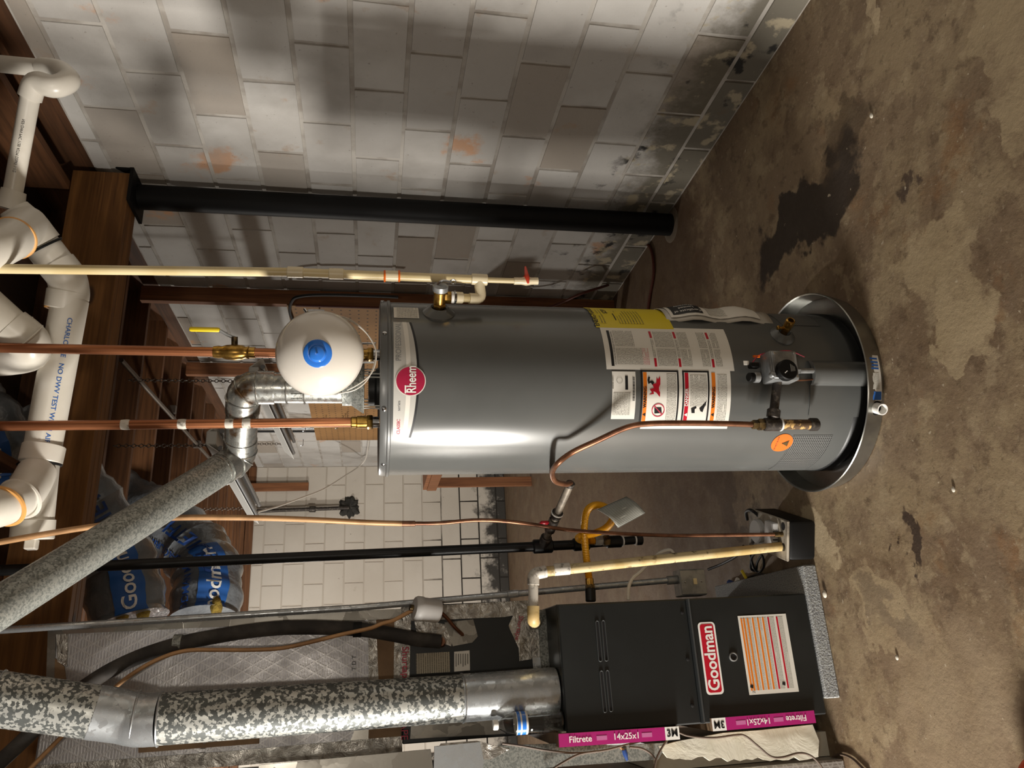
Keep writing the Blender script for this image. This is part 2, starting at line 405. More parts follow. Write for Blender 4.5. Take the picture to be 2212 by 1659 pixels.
class MB:
    def __init__(s): s.bm = bmesh.new(); s.uv = None
    def face(s, vs):
        try: return s.bm.faces.new(vs)
        except ValueError: return None
    def box(s, c, size, R=None, bev=0.0, seg=1):
        c = V(c); h = V(size)/2; R = R or Matrix.Identity(3); vs = []
        for x in (-1, 1):
            for y in (-1, 1):
                for z in (-1, 1): vs.append(s.bm.verts.new(c + R @ V((x*h.x, y*h.y, z*h.z))))
        fs = [s.face([vs[i] for i in q]) for q in ((0, 1, 3, 2), (4, 6, 7, 5), (0, 4, 5, 1), (2, 3, 7, 6), (0, 2, 6, 4), (1, 5, 7, 3))]
        if bev:
            es = list({e for f in fs for e in f.edges}); bmesh.ops.bevel(s.bm, geom=es, offset=bev, segments=seg, affect='EDGES', profile=.5)
        return s
    def tube(s, pts, r, n=14, caps=True, close=False):
        pts = [V(p) for p in pts]; m = len(pts); rr = r if isinstance(r, (list, tuple)) else [r]*m
        t0 = (pts[1]-pts[0]).normalized(); x, y, _ = basis(t0); rings = []; prev = t0
        for i, p in enumerate(pts):
            if close: t = (pts[(i+1) % m]-pts[i-1]).normalized()
            elif i == 0: t = t0
            elif i == m-1: t = (pts[-1]-pts[-2]).normalized()
            else: t = ((pts[i+1]-p).normalized()+(p-pts[i-1]).normalized()); t = t.normalized() if t.length > 1e-6 else prev
            q = prev.rotation_difference(t); x = q @ x; x = (x-t*x.dot(t)).normalized(); y = t.cross(x); prev = t
            rings.append([s.bm.verts.new(p+(x*math.cos(a)+y*math.sin(a))*rr[i]) for a in [2*math.pi*k/n for k in range(n)]])
        for i in range(m if close else m-1):
            a, b = rings[i], rings[(i+1) % m]
            for k in range(n): s.face((a[k], a[(k+1) % n], b[(k+1) % n], b[k]))
        if caps and not close: s.face(rings[0][::-1]); s.face(rings[-1])
        return s
    def lathe(s, o, axis, prof, n=28, caps=True):
        o = V(o); x, y, d = basis(axis); rings = []
        for r, h in prof: rings.append([s.bm.verts.new(o+d*h+(x*math.cos(2*math.pi*k/n)+y*math.sin(2*math.pi*k/n))*max(r, 1e-5)) for k in range(n)])
        for a, b in zip(rings, rings[1:]):
            for k in range(n): s.face((a[k], a[(k+1) % n], b[(k+1) % n], b[k]))
        if caps: s.face(rings[0][::-1]); s.face(rings[-1])
        return s
    def cyl(s, a, b, r, n=20, bev=0.0):
        a, b = V(a), V(b); L = (b-a).length; bev = min(bev, r*.5, L*.4)
        pr = [(r-bev, 0), (r, bev), (r, L-bev), (r-bev, L)] if bev else [(r, 0), (r, L)]
        return s.lathe(a, b-a, pr, n)
    def hexnut(s, a, b, r): return s.lathe(a, V(b)-V(a), [(r*.9, 0), (r, .15*(V(b)-V(a)).length), (r, .85*(V(b)-V(a)).length), (r*.9, (V(b)-V(a)).length)], 6)
    def ring(s, c, axis, R, rt, n=32, m=8):
        x, y, d = basis(axis); c = V(c)
        return s.tube([c+(x*math.cos(2*math.pi*k/n)+y*math.sin(2*math.pi*k/n))*R for k in range(n)], rt, m, close=True)
    def grid(s, f, us, vs, uvs=True):
        """surface patch; f(u, v) -> point; metric uv"""
        L = s.bm.loops.layers.uv.verify(); G = [[s.bm.verts.new(f(u, v)) for v in vs] for u in us]
        for i in range(len(us)-1):
            for j in range(len(vs)-1):
                fc = s.face((G[i][j], G[i+1][j], G[i+1][j+1], G[i][j+1]))
                if fc:
                    for lp, (a, b) in zip(fc.loops, ((i, j), (i+1, j), (i+1, j+1), (i, j+1))): lp[L].uv = (us[a], vs[b])
        return s
    def poly(s, pts): s.face([s.bm.verts.new(V(p)) for p in pts]); return s
    def prism(s, pts, off):
        a = [s.bm.verts.new(V(p)) for p in pts]; b = [s.bm.verts.new(V(p)+V(off)) for p in pts]; n = len(a)
        s.face(a[::-1]); s.face(b)
        for i in range(n): s.face((a[i], a[(i+1) % n], b[(i+1) % n], b[i]))
        return s
    def add_mesh(s, me, f):
        base = [s.bm.verts.new(f(v.co)) for v in me.vertices]
        for p in me.polygons: s.face([base[i] for i in p.vertices])
        return s
    def build(s, name, mat, parent=None, smooth=40, local=False, label=None):
        bmesh.ops.recalc_face_normals(s.bm, faces=s.bm.faces) if not s.bm.loops.layers.uv else None
        me = bpy.data.meshes.new(name)
        if parent is not None and not local: s.bm.transform(WM[parent.name].inverted())
        s.bm.to_mesh(me); s.bm.free()
        me.materials.append(MAT[mat] if isinstance(mat, str) else mat)
        o = bpy.data.objects.new(name, me); COL.objects.link(o)
        if smooth:
            me.polygons.foreach_set('use_smooth', [True]*len(me.polygons)); me.set_sharp_from_angle(angle=math.radians(smooth))
        if parent is not None: o.parent = parent; WM[o.name] = WM[parent.name]
        else: WM[o.name] = Matrix.Identity(4)
        if label: o['label'] = label
        return o
def text_mesh(body, size=1.0, bold=0.0, align='CENTER', sx=1.0):
    cu = bpy.data.curves.new('lettering', 'FONT'); cu.body = body; cu.size = size; cu.align_x = align; cu.align_y = 'CENTER'; cu.offset = bold*size; cu.resolution_u = 3
    o = bpy.data.objects.new('lettering', cu); COL.objects.link(o); bpy.context.view_layer.update()
    me = bpy.data.meshes.new_from_object(o.evaluated_get(bpy.context.evaluated_depsgraph_get()))
    bpy.data.objects.remove(o); bpy.data.curves.remove(cu)
    for v in me.vertices: v.co.x *= sx
    return me
def plane_map(o, u, v, off=.0006):
    o, u, v = V(o), V(u).normalized(), V(v).normalized(); n = u.cross(v)
    return lambda p: o + u*p[0] + v*p[1] + n*off
def linsp(a, b, n): return [a+(b-a)*i/(n-1) for i in range(n)]
def rrect(x0, y0, x1, y1, r, k=4):
    out = []
    for cx, cy, a0 in ((x1-r, y1-r, 0), (x0+r, y1-r, 90), (x0+r, y0+r, 180), (x1-r, y0+r, 270)):
        for j in range(k+1): a = math.radians(a0+90*j/k); out.append((cx+r*math.cos(a), cy+r*math.sin(a)))
    return out

# ------------------------------------------------------------------ the room
XR, YB, XL, YF, ZT, ZC = 2.084, 8.2, -3.2, -2.2, 2.65, 2.97
tag(MB().box(((XL+XR)/2+.1, (YF+YB)/2, -.05), (XR-XL+.4, YB-YF+.4, .1)).build('floor', 'floor_concrete', smooth=0), kind='structure')
def block_mesh(name, wid, hei, seed, mat, dep=.0045):
    rnd = random.Random(seed); b = MB(); j = lambda a: a*(rnd.random()-.5)
    w2, h2 = wid/2, hei/2
    back = [(-w2, -h2), (w2, -h2), (w2, h2), (-w2, h2)]
    vb = [b.bm.verts.new((0.02, x, z)) for x, z in back]
    vf = [b.bm.verts.new((-dep+j(.0015), x*(1-.004/w2)+j(.004), z*(1-.004/h2)+j(.004))) for x, z in back]
    b.face(vf[::-1])
    for i in range(4): b.face((vb[i], vb[(i+1) % 4], vf[(i+1) % 4], vf[i]))
    bmesh.ops.recalc_face_normals(b.bm, faces=b.bm.faces)
    me = bpy.data.meshes.new(name); b.bm.to_mesh(me); b.bm.free(); me.materials.append(MAT[mat]); return me
def block_wall(wall, mat, put, a0, a1, first_a, period, offs, z_first, dz=.2032, joint=.010, z1=ZT):
    cache = {}; k = 0; z = z_first-dz; row = 0
    while z < z1-.01:
        lo, hi = max(z, 0)+joint/2, min(z+dz, z1)-joint/2
        st = first_a+(offs if row % 2 else 0); s = st-period*math.ceil((st-a0)/period)
        while s < a1:
            l, r = max(s, a0)+joint/2, min(s+period, a1)-joint/2
            if r-l > .02 and hi-lo > .02:
                key = (round(r-l, 3), round(hi-lo, 3), k % 5); k += 1
                if key not in cache: cache[key] = block_mesh('block', r-l, hi-lo, k, mat)
                o = bpy.data.objects.new('block', cache[key]); COL.objects.link(o); put(o, (l+r)/2, (lo+hi)/2); o.parent = wall
            s += period
        z += dz; row += 1
wr = tag(MB().box((XR+.1, (1.0+YB)/2, ZT/2), (.2, YB-1.0, ZT)).build('wall_right', 'mortar_grey', smooth=0), kind='structure')
def put_r(o, a, z): o.location = (XR, a, z)
block_wall(wr, 'block_whitewash', put_r, 1.2, YB, 2.17, .42, .21, .136)
wb = tag(MB().box(((XL+XR)/2, YB+.1, ZT/2), (XR-XL, .2, ZT)).build('wall_back', 'mortar_white', smooth=0), kind='structure')
def put_b(o, a, z): o.location = (a, YB, z); o.rotation_euler = (0, 0, math.pi/2)
block_wall(wb, 'block_white', put_b, -1.3, XR, 2.084, .41, .205, .10, joint=.008)
M('wall_plain', '8b857c', .9, 0, col2='7b746b', scale=2)
tag(MB().box((XL-.1, (YF+YB)/2, ZC/2), (.2, YB-YF, ZC)).build('wall_left', 'wall_plain', smooth=0), kind='structure')
tag(MB().box(((XL+XR)/2, YF-.1, ZC/2), (XR-XL, .2, ZC)).build('wall_front', 'wall_plain', smooth=0), kind='structure')
tag(MB().box((XR+.1, (YF+1.0)/2, ZT/2), (.2, 1.0-YF, ZT)).build('wall_right', 'wall_plain', smooth=0), kind='structure')
ceil = tag(MB().box(((XL+XR)/2+.1, (YF+YB)/2, ZC+.012), (XR-XL+.2, YB-YF, .024)).build('ceiling', 'subfloor', smooth=0), kind='structure')
jx = None
for i in range(12):                                   # joists beyond the girder run across the view
    y = 3.42+.406*i
    if jx is None: jx = MB().box((0, 0, 0), (XR-XL+.1, .038, .24), bev=.002).build('joist', 'wood_joist_x', smooth=0); o = jx
    else: o = jx.copy(); COL.objects.link(o)
    o.location = ((XL+XR)/2+.05, y, 2.73+.12); o.parent = ceil
jy = None
for i in range(13):                                   # joists on the near side run from the girder towards the camera
    x = 1.98-.406*i
    if jy is None: jy = MB().box((0, 0, 0), (.038, 5.16, .24), bev=.002).build('joist', 'wood_joist_y', smooth=0); o = jy
    else: o = jy.copy(); COL.objects.link(o)
    o.location = (x, YF+2.6, 2.73+.12); o.parent = ceil
tag(MB().box((XR+.055, (YF+YB)/2, ZT+.04), (.11, YB-YF, .08)).build('trim_1', 'wood_joist_y', smooth=0), kind='structure')
tag(MB().box(((XL+XR)/2, YB+.06, ZT+.04), (XR-XL, .11, .08)).build('trim_2', 'wood_joist_x', smooth=0), kind='structure')

for c_, sz, mt in (((XR+.055, (YF+YB)/2, 2.85), (.04, YB-YF, .24), 'wood_joist_y'), (((XL+XR)/2, YB+.06, 2.85), (XR-XL, .04, .24), 'wood_joist_x')):
    o = MB().box(c_, sz).build('rim_joist', mt, smooth=0); o.parent = ceil
# girder of three planks on the steel column
g = thing('girder', 'heavy brown built-up wooden girder resting on the black steel column', 'beam', (1.0, 3.02, 2.50))
for k in range(3): MB().box((XR/2-.75, 3.0+.042*k, 2.615), (XR+1.45, .040, .228), bev=.002).build('plank', 'wood_beam', g, smooth=0)
COLX, COLY = 2.016, 3.10
st = thing('steel_column', 'round black steel column standing by the block wall under the girder', 'column', (COLX, COLY, 0))
MB().tube([(COLX, COLY, .004), (COLX-.01, COLY-.02, 2.485)], .055, 28).build('shaft', 'black_column', st)
MB().box((COLX-.02, COLY-.04, 2.492), (.16, .19, .014)).build('top_plate', 'black_column', st, smooth=0)
MB().prism([(COLX+.055, COLY-.13, 2.499), (COLX+.055, COLY-.13, 2.56), (COLX+.055, COLY-.07, 2.499)], (.008, 0, 0)).build('bracket', 'black_column', st, smooth=0)
MB().lathe((COLX, COLY, 0), (0, 0, 1), [(.09, 0), (.085, .004), (.056, .006)], 24).build('grout_collar', 'concrete_grout', st)

# studs, pegboard and bench against the block wall
def stud(y, z0, z1, label, x=2.02):
    t = MB().box((x, y, (z0+z1)/2), (.09, .04, z1-z0), bev=.002).build('wood_stud', 'wood_stud', smooth=0); tag(t, label, 'stud', 'upright studs against the block wall')
stud(4.06, 0, 2.73, 'upright wooden stud at the near edge of the pegboard, by the block wall')
stud(5.2, 0, 2.73, 'upright wooden stud rising behind the middle of the pegboard')
pg = thing('pegboard', 'brown pegboard panel of small holes fixed to studs on the block wall', 'pegboard', (1.97, 5.4, .98))
MB().box((1.971, 5.42, 1.46), (.006, 2.75, .98)).build('panel', 'pegboard', pg, smooth=0)
for (px, py) in ((655, 950), (660, 918), (730, 912), (735, 905), (742, 900), (747, 895), (751, 890), (790, 885), (705, 898), (690, 668), (625, 697)):
    q = PX(px, py if py > 800 else py, 1.965); MB().tube([q+V((.003, 0, 0)), q+V((-.05, 0, 0)), q+V((-.055, 0, .02))], .004, 6).build('hook', 'chrome', pg)
bn = thing('workbench', 'plain wooden workbench frame standing below the pegboard', 'workbench', (1.75, 5.6, 0))
MB().box((1.735, 5.5, .98), (.45, 2.7, .036), bev=.003).build('top', 'wood_stud', bn, smooth=0)
MB().box((1.52, 5.5, .92), (.038, 2.7, .085), bev=.002).build('apron', 'wood_stud', bn, smooth=0)
for x in (1.56, 1.91):
    for y in (4.25, 6.78): MB().box((x, y, .481), (.085, .04, .962), bev=.002).build('leg', 'wood_stud', bn, smooth=0)

# ------------------------------------------------------------------ water heater
HC, HR, HZ = V((0.785, 2.16, 0)), .257, 1.455
AZ = math.atan2(HC.x, HC.y); cdir = V((-math.sin(AZ), -math.cos(AZ), 0)); rdir = V((math.cos(AZ), -math.sin(AZ), 0))
def hp(a, z, off=0.0): return HC + (cdir*math.cos(a)+rdir*math.sin(a))*(HR+off) + V((0, 0, z))
def hit(px, py, off=0.0):
    d = ray(px, py); o = CAM-HC; R = HR+off
    A = d.x**2+d.y**2; B = 2*(o.x*d.x+o.y*d.y); Cc = o.x**2+o.y**2-R*R
    disc = max(B*B-4*A*Cc, 0); t = (-B-math.sqrt(disc))/(2*A); q = o+d*t
    return math.atan2(q.dot(rdir), q.dot(cdir)), q.z
def HP(px, py, off=0.0): a, z = hit(px, py, off); return hp(a, z, off)
wh = thing('water_heater', 'tall dark grey gas water heater standing in a round metal drain pan', 'water heater', (HC.x, HC.y, 0.004))
MB().lathe(HC, (0, 0, 1), [(HR-.006, .035), (HR, .04), (HR, 1.428), (HR-.002, 1.430)], 72, False).build('tank_jacket', 'heater_paint', wh)
MB().lathe(HC, (0, 0, 1), [(HR-.012, .006), (HR-.004, .012), (HR+.003, .018), (HR+.003, .05), (HR-.002, .056)], 72, False).build('base_ring', 'heater_dark', wh)
MB().lathe(HC, (0, 0, 1), [(HR+.0005, 1.424), (HR+.005, 1.426), (HR+.005, 1.432), (HR+.002, 1.435), (HR+.002, 1.446), (HR, 1.453), (HR-.01, HZ), (HR-.02, HZ-.004), (.001, HZ-.004)], 72, False).build('top_cap', 'cap_paint', wh)
for (px, py) in ((831, 720), (830, 884), (828, 1003), (826, 652)):
    q = HP(px, py, .002); n = (q-HC); n.z = 0; n.normalize(); MB().lathe(q, n, [(.006, 0), (.006, .002), (.003, .004)], 10).build('screw', 'chrome', wh)
def patch(name, mat, px0, py0, px1, py1, off, parent, r=.004, n=14, label=None):
    """sticker wrapped round the jacket: opposite corners given in the photograph"""
    a0, z0 = hit(px0, py0); a1, z1 = hit(px1, py1); a0, a1 = sorted((a0, a1)); z0, z1 = sorted((z0, z1))
    return apatch(name, mat, a0, z0, a1, z1, off, parent, n, label)
def apatch(name, mat, a0, z0, a1, z1, off, parent, n=14, label=None):
    us = linsp(a0*HR, a1*HR, n); b = MB(); b.grid(lambda u, v: hp(u/HR, v, off), us, [z0, z1]); return b.build(name, mat, parent, label=label)
def htext(body, a, z, size, mat, parent, bold=0, rot=0, off=.0016, sx=1.0, align='CENTER', name='lettering'):
    me = text_mesh(body, size, bold, align, sx); c, s = math.cos(rot), math.sin(rot)
    o = MB().add_mesh(me, lambda p: hp(a+(p.x*c-p.y*s)/HR, z+p.x*s+p.y*c, off)).build(name, mat, parent, smooth=0); bpy.data.meshes.remove(me); return o
def ring_patch(name, mat, a, z, r0, r1, off, parent, n=40, sz=1.0):
    b = MB(); o = []
    for k in range(n):
        t = 2*math.pi*k/n; o.append([b.bm.verts.new(hp(a+r*math.cos(t)/HR, z+r*math.sin(t)*sz, off)) for r in (r0, (r0+r1)/2, r1)])
    for k in range(n):
        for j in (0, 1): b.face((o[k][j], o[k][j+1], o[(k+1) % n][j+1], o[(k+1) % n][j]))
    return b.build(name, mat, parent, smooth=0)

# brand plate round the top
a0, _ = hit(880, 945); a1, _ = hit(880, 697); zt, zb = hit(850, 838)[1], hit(905, 838)[1]
def arc_z(t): return zb+.012*(2*t-1)**2*1.6         # lower edge sags in the middle
plate = MB(); plate.grid(lambda u, v: hp(u/HR, (zt if v > .5 else arc_z((u/HR-a0)/(a1-a0))), .0012), linsp(a0*HR, a1*HR, 20), [0, 1])
plate = plate.build('brand_plate', 'label_grey', wh, label='pale grey brand plate with a dark curved lower edge')
b = MB(); b.grid(lambda u, v: hp(u/HR, arc_z((u/HR-a0)/(a1-a0)) - .001 + (0.006 if v > .5 else 0), .0016), linsp(a0*HR, a1*HR, 20), [0, 1]); b.build('edge_stripe', 'black_ink', plate)
b = MB(); b.grid(lambda u, v: hp(u/HR, arc_z((u/HR-a0)/(a1-a0))*(1-.5)+zt*.5 - (.0 if v > .5 else .012), .0016), linsp(a0*HR, a1*HR, 20), [0, 1]); b.build('tone_stripe', 'white_label', plate)
ap, zp = hit(861, 735); htext('PROFESSIONAL', ap, zp, .0215, 'silver_ink', plate, sx=.86)
ap, zp = hit(861, 945); htext('CLASSIC', ap+.13, zp+.001, .012, 'red_ink', plate, .02); htext('series', ap+.36, zp+.001, .012, 'silver_ink', plate)
ab, zbb = hit(887, 823)
badge = ring_patch('badge', 'white_label', ab, zbb, .0001, .0405, .0024, wh); badge['label'] = 'round crimson brand badge with white lettering'
ring_patch('badge_face', 'crimson', ab, zbb, .0001, .038, .0030, badge)
htext('Rheem', ab+.004/HR, zbb-.003, .036, 'white_ink', badge, .016, off=.0036, sx=.72)
b = MB()
for dz in (0.0, ): b.grid(lambda u, v: hp(u/HR, v, .0034), linsp((ab*HR)-.033, (ab*HR)-.012, 6), [zbb+.012, zbb+.0155])
b.build('lettering', 'white_ink', badge)
# small information sticker
o = patch('information_sticker', 'white_label', 851, 687, 903, 666, .0012, wh)
a0, z0 = hit(851, 687); a1, z1 = hit(903, 666)
apatch('print', 'print_black', min(a0, a1)+.01, z1+.003, max(a0, a1)-.01, z0-.008, .0018, o)

# big instruction label
def sub(parent, mat, px0, py0, px1, py1, off=.0018, name='print', n=10): return patch(name, mat, px0, py0, px1, py1, off, parent, n=n)
big = patch('instruction_label', 'white_label', 1310, 798, 1562, 712, .0012, wh, n=20, label='large white instruction label with black and red print')
low = patch('warning_label', 'white_label', 1382, 926, 1576, 797, .00125, wh, n=20, label='white warning label with orange and red headings and pictograms')
rat = patch('rating_label', 'white_label', 1319, 905, 1372, 803, .0012, wh, n=16, label='white rating label with barcodes')
eg = patch('energy_label', 'yellow_label', 1288, 708, 1415, 668, .0013, wh, n=16, label='yellow energy label with black lettering')
aL, zT = hit(1318, 790); aR, zB = hit(1548, 716)
zz = lambda px: hit(px, 755)[1]
def band(parent, mat, A0, A1, p0, p1, off=.0018, name='print', n=10, row=755):
    z0, z1 = hit(p1, row)[1], hit(p0, row)[1]; return apatch(name, mat, A0, z0, A1, z1, off, parent, n)
aL = hit(1330, 791)[0]; aR = hit(1450, 718)[0]; mid = (aL+aR)/2
band(big, 'black_ink', aL, aR, 1317, 1323)
band(big, 'print_black', aL+.02, mid-.01, 1329, 1386); band(big, 'print_black', mid+.01, aR, 1329, 1372)
band(big, 'print_red', aL+.02, mid-.01, 1386, 1400)
for p in (1409, 1461, 1532):
    for (q0, q1) in ((aL, aL+.10), (aR-.10, aR)): band(big, 'red_label', q0, q1, p, p+5, .002)
    band(big, 'print_black', aL+.12, aR-.12, p-.5, p+5.5, .002)
for p0, p1 in ((1417, 1458), (1469, 1490), (1512, 1529), (1540, 1554)):
    band(big, 'print_black', aL+.01, mid-.01, p0, p1); band(big, 'print_black', mid+.01, aR, p0, p1)
htext('AUTOMATIC STORAGE WATER HEATER', mid, zz(1326.5), .0062, 'black_ink', big)
# warning panels
def frame(parent, A0, A1, p0, p1, wd, row, mat='black_ink'):
    z0, z1 = hit(p1, row)[1], hit(p0, row)[1]; b = MB(); n = 10; dz = wd; da = wd/HR
    for (u0, u1, v0, v1) in ((A0, A1, z1-dz, z1), (A0, A1, z0, z0+dz), (A0, A0+da, z0, z1), (A1-da, A1, z0, z1)):
        b.grid(lambda u, v: hp(u/HR, v, .0021), linsp(u0*HR, u1*HR, n), [v0, v1])
    b.build('border', mat, parent)
R1 = 860
A0, A1 = hit(1420, 918)[0], hit(1420, 800)[0]
frame(low, A0, A1, 1384, 1466, .005, R1); frame(low, A0, A1, 1474, 1532, .005, R1)
band(low, 'orange_band', A0+.025, A1-.025, 1389, 1397, .002, row=R1)
band(low, 'red_label', A0+.025, A1-.025, 1479, 1487, .002, row=R1)
band(low, 'orange_band', A0+.02, A1-.02, 1537, 1545, .002, row=R1)
zr = lambda px: hit(px, R1)[1]
for px, s, m_ in ((1393, 'WARNING', 'black_ink'), (1483, 'DANGER', 'white_ink'), (1541, 'WARNING', 'black_ink')):
    htext(s, A0+.32, zr(px), .0125, m_, low, .02, off=.0027)
    b = MB(); z = zr(px); b.poly([hp(A0+.105, z-.004, .0027), hp(A0+.145, z-.004, .0027), hp(A0+.125, z+.005, .0027)]); b.build('warning_triangle', m_, low, smooth=0)
band(low, 'print_black', A0+.04, A1-.04, 1440, 1461, row=R1)
band(low, 'print_black', A0+.22, A1-.05, 1491, 1526, row=R1)
band(low, 'print_black', A0+.03, A1-.04, 1549, 1570, row=R1)
# pictograms: flames with a figure, fuel can crossed out, tap and hand
b = MB(); fl = [(1405, 862), (1412, 850), (1404, 845), (1416, 838), (1410, 832), (1420, 826), (1418, 818), (1426, 815), (1427, 836), (1426, 860), (1420, 850), (1414, 858)]
b.poly([hp(*hit(x, y), .0022) for x, y in [(1401, 853), (1408, 848), (1403, 841), (1412, 838), (1408, 830), (1417, 828), (1418, 815), (1421, 820), (1425, 813), (1426, 820), (1426, 838), (1425, 858), (1417, 848), (1411, 845), (1412, 851)]]); b.build('flame_pictogram', 'red_label', low, smooth=0)
b = MB(); b.poly([hp(*hit(x, y), .0024) for x, y in [(1402, 824), (1408, 822), (1413, 826), (1409, 832), (1405, 827), (1400, 830), (1398, 822), (1400, 814), (1404, 815)]]); b.build('figure_pictogram', 'black_ink', low, smooth=0)
a_, z_ = hit(1421, 886); ring_patch('prohibition_sign', 'red_ink', a_, z_, .017, .0195, .0026, low)
b = MB(); b.poly([hp(*hit(x, y), .0023) for x, y in [(1413, 893), (1429, 892), (1428, 880), (1413, 880)]]); b.build('fuel_can_pictogram', 'black_ink', low, smooth=0)
b = MB(); b.poly([hp(a_+x/HR, z_+y, .0027) for x, y in [(-.013, -.011), (-.011, -.013), (.013, .011), (.011, .013)]]); b.build('prohibition_sign', 'red_ink', low, smooth=0)
b = MB(); b.poly([hp(*hit(x, y), .0023) for x, y in [(1492, 882), (1503, 877), (1504, 881), (1500, 884), (1500, 892), (1493, 892)]]); b.build('tap_pictogram', 'black_ink', low, smooth=0)
b = MB(); b.poly([hp(*hit(x, y), .0023) for x, y in [(1512, 888), (1510, 882), (1517, 875), (1526, 865), (1524, 873), (1519, 884), (1517, 890)]]); b.build('hand_pictogram', 'black_ink', low, smooth=0)
# rating label
A0, A1 = hit(1340, 900)[0], hit(1340, 806)[0]
band(rat, 'print_grey', A0+.02, A0+.27, 1325, 1362, row=R1); band(rat, 'print_black', A0+.02, A0+.20, 1326, 1356, .002, row=R1)
def bars(parent, A0, A1, p0, p1, n, mat='black_ink'):
    b = MB(); z0, z1 = hit(p1, R1)[1], hit(p0, R1)[1]; rnd = random.Random(n); a = A0
    while a < A1-.003:
        wd = rnd.choice((.003, .005, .008)); b.grid(lambda u, v: hp(u/HR, v, .0022), [a*HR, (a+wd)*HR], [z0, z1]); a += wd+rnd.choice((.004, .006))
    b.build('barcode', mat, parent)
bars(rat, A0+.18, A1-.05, 1366, 1371, 11); bars(rat, A0+.31, A1-.03, 1321, 1325, 5, 'grey_ink')
band(rat, 'black_ink', A0+.30, A1-.03, 1350, 1356, .002, row=R1)
a_, z_ = hit(1338, 822); ring_patch('seal', 'grey_ink', a_, z_, .008, .0088, .0022, rat)
# energy label
A0, A1 = hit(1350, 706)[0], hit(1350, 670)[0]
htext('ENERGYGUIDE', (A0+A1)/2, zz(1302), .0215, 'black_ink', eg, .02, sx=.9, off=.0021)
htext('$259', (A0+A1)/2+.12, zz(1333), .02, 'black_ink', eg, .01, off=.0021)
band(eg, 'black_ink', A0+.12, A1-.2, 1347, 1349.5, .002); band(eg, 'print_yellow', A0+.05, A1-.06, 1310, 1325, .0019); band(eg, 'print_yellow', A0+.05, A1-.1, 1354, 1408, .0019)
# orange sticker and air intake screens
a_, z_ = hit(1689, 957); os_ = ring_patch('orange_sticker', 'orange_sticker', a_, z_, .0001, .034, .0014, wh); os_['label'] = 'round orange caution sticker'
htext('DO NOT BLOCK', a_, z_+.017, .0068, 'black_ink', os_, .01)
b = MB(); b.poly([hp(a_+x/HR, z_+y, .002) for x, y in [(-.012, -.02), (.012, -.02), (0, .002)]]); b.build('caution_pictogram', 'brass_dark', os_, smooth=0)
a0, _ = hit(1760, 1013); a1, _ = hit(1760, 940); zt_, zb_ = hit(1712, 945)[1], hit(1797, 945)[1]
apatch('intake_screen', 'mesh_screen', a0, zb_, a1, zt_, .0012, wh, 16)
a0, _ = hit(1765, 705); a1, _ = hit(1765, 694); apatch('intake_screen', 'mesh_screen', a0, zb_, a1+.25, zt_, .0012, wh, 10)

# burner access panel with its bulge
a0, a1 = hit(1800, 900)[0], hit(1800, 783)[0]; zt_, zb_ = hit(1748, 870)[1], hit(1872, 840)[1]
mida = hit(1800, 826)[0]
b = MB(); b.grid(lambda u, v: hp(u/HR, v, .004), linsp(a0*HR, mida*HR, 10), [zb_+.022, zt_]); b.grid(lambda u, v: hp(u/HR, v, .0), [a0*HR-.001, a0*HR], [zb_+.022, zt_])
b.build('access_panel', 'heater_paint', wh)
b = MB(); us = linsp(mida*HR-.012, a1*HR+.004, 14)
def bulge(u, v):
    t = (u-us[0])/(us[-1]-us[0]); k = math.sin(math.pi*min(max(t, 0), 1))**.5
    return hp(u/HR, zb_+(zt_-zb_)*v, .001+.03*k*(1 if v > .02 else .2)*min(1, (1.02-v)*30))
b.grid(bulge, us, [0, .05, .2, .5, .8, .98, 1.0]); b.build('burner_cover', 'heater_paint', wh)

# gas control on the front
gc = thing('gas_control', 'silver gas control box with round black dial on the water heater', 'gas valve', (HP(1670, 800).x, HP(1670, 800).y, .3))
q = HP(1671, 801); nq = (q-HC); nq.z = 0; nq.normalize(); tq = V((0, 0, 1)).cross(nq).normalized(); Rq = Matrix((tq, nq, V((0, 0, 1)))).transposed()
qc = q+nq*.032
MB().box(qc, (.088, .06, .086), Rq, .006, 2).build('body', 'zinc', gc)
MB().box(qc+nq*.031, (.080, .006, .078), Rq, .002).build('face_plate', 'zinc', gc)
for sx in (-1, 1):
    for sz in (-1, 1): MB().lathe(qc+nq*.034+tq*.034*sx+V((0, 0, .032*sz)), nq, [(.004, 0), (.004, .002), (.002, .003)], 8).build('screw', 'chrome', gc)
dc = HP(1697, 801, .072); dl = MB().lathe(dc, nq, [(.030, -.004), (.030, .012), (.027, .015)], 36).build('dial', 'black_plastic', gc, label='round black temperature dial')
dm = plane_map(dc+nq*.0155, tq, V((0, 0, 1)))
MB().prism([dm((-.012, .012)), dm((-.010, .013)), dm((-.0035, .005)), dm((-.005, .0035))], nq*.0004).build('pointer', 'white_ink', dl, smooth=0)
for k in range(5): MB().prism([dm((-.006+k*.0005, -.008-.003*k)), dm((.016-k*.002, -.008-.003*k)), dm((.016-k*.002, -.0068-.003*k)), dm((-.006+k*.0005, -.0068-.003*k))], nq*.0004).build('lettering', 'grey_ink', dl, smooth=0)
MB().lathe(HP(1668, 810, .064), nq, [(.009, -.004), (.008, .008), (.006, .010)], 18).build('pilot_button', 'zinc', gc)
MB().cyl(HP(1630, 815, .03), HP(1617, 815, .035), .013, 14, .002).build('igniter_knob', 'black_plastic', gc)
MB().cyl(HP(1640, 815, .03), HP(1628, 815, .03), .016, 14, .002).build('igniter_neck', 'zinc', gc)
MB().box(HP(1628, 790, .03), (.016, .02, .03), Rq, .003).build('wire_plug', 'black_plastic', gc)
MB().box(HP(1612, 784, .03), (.012, .002, .016), Rq).build('wire_tag', 'white_label', gc, smooth=0)
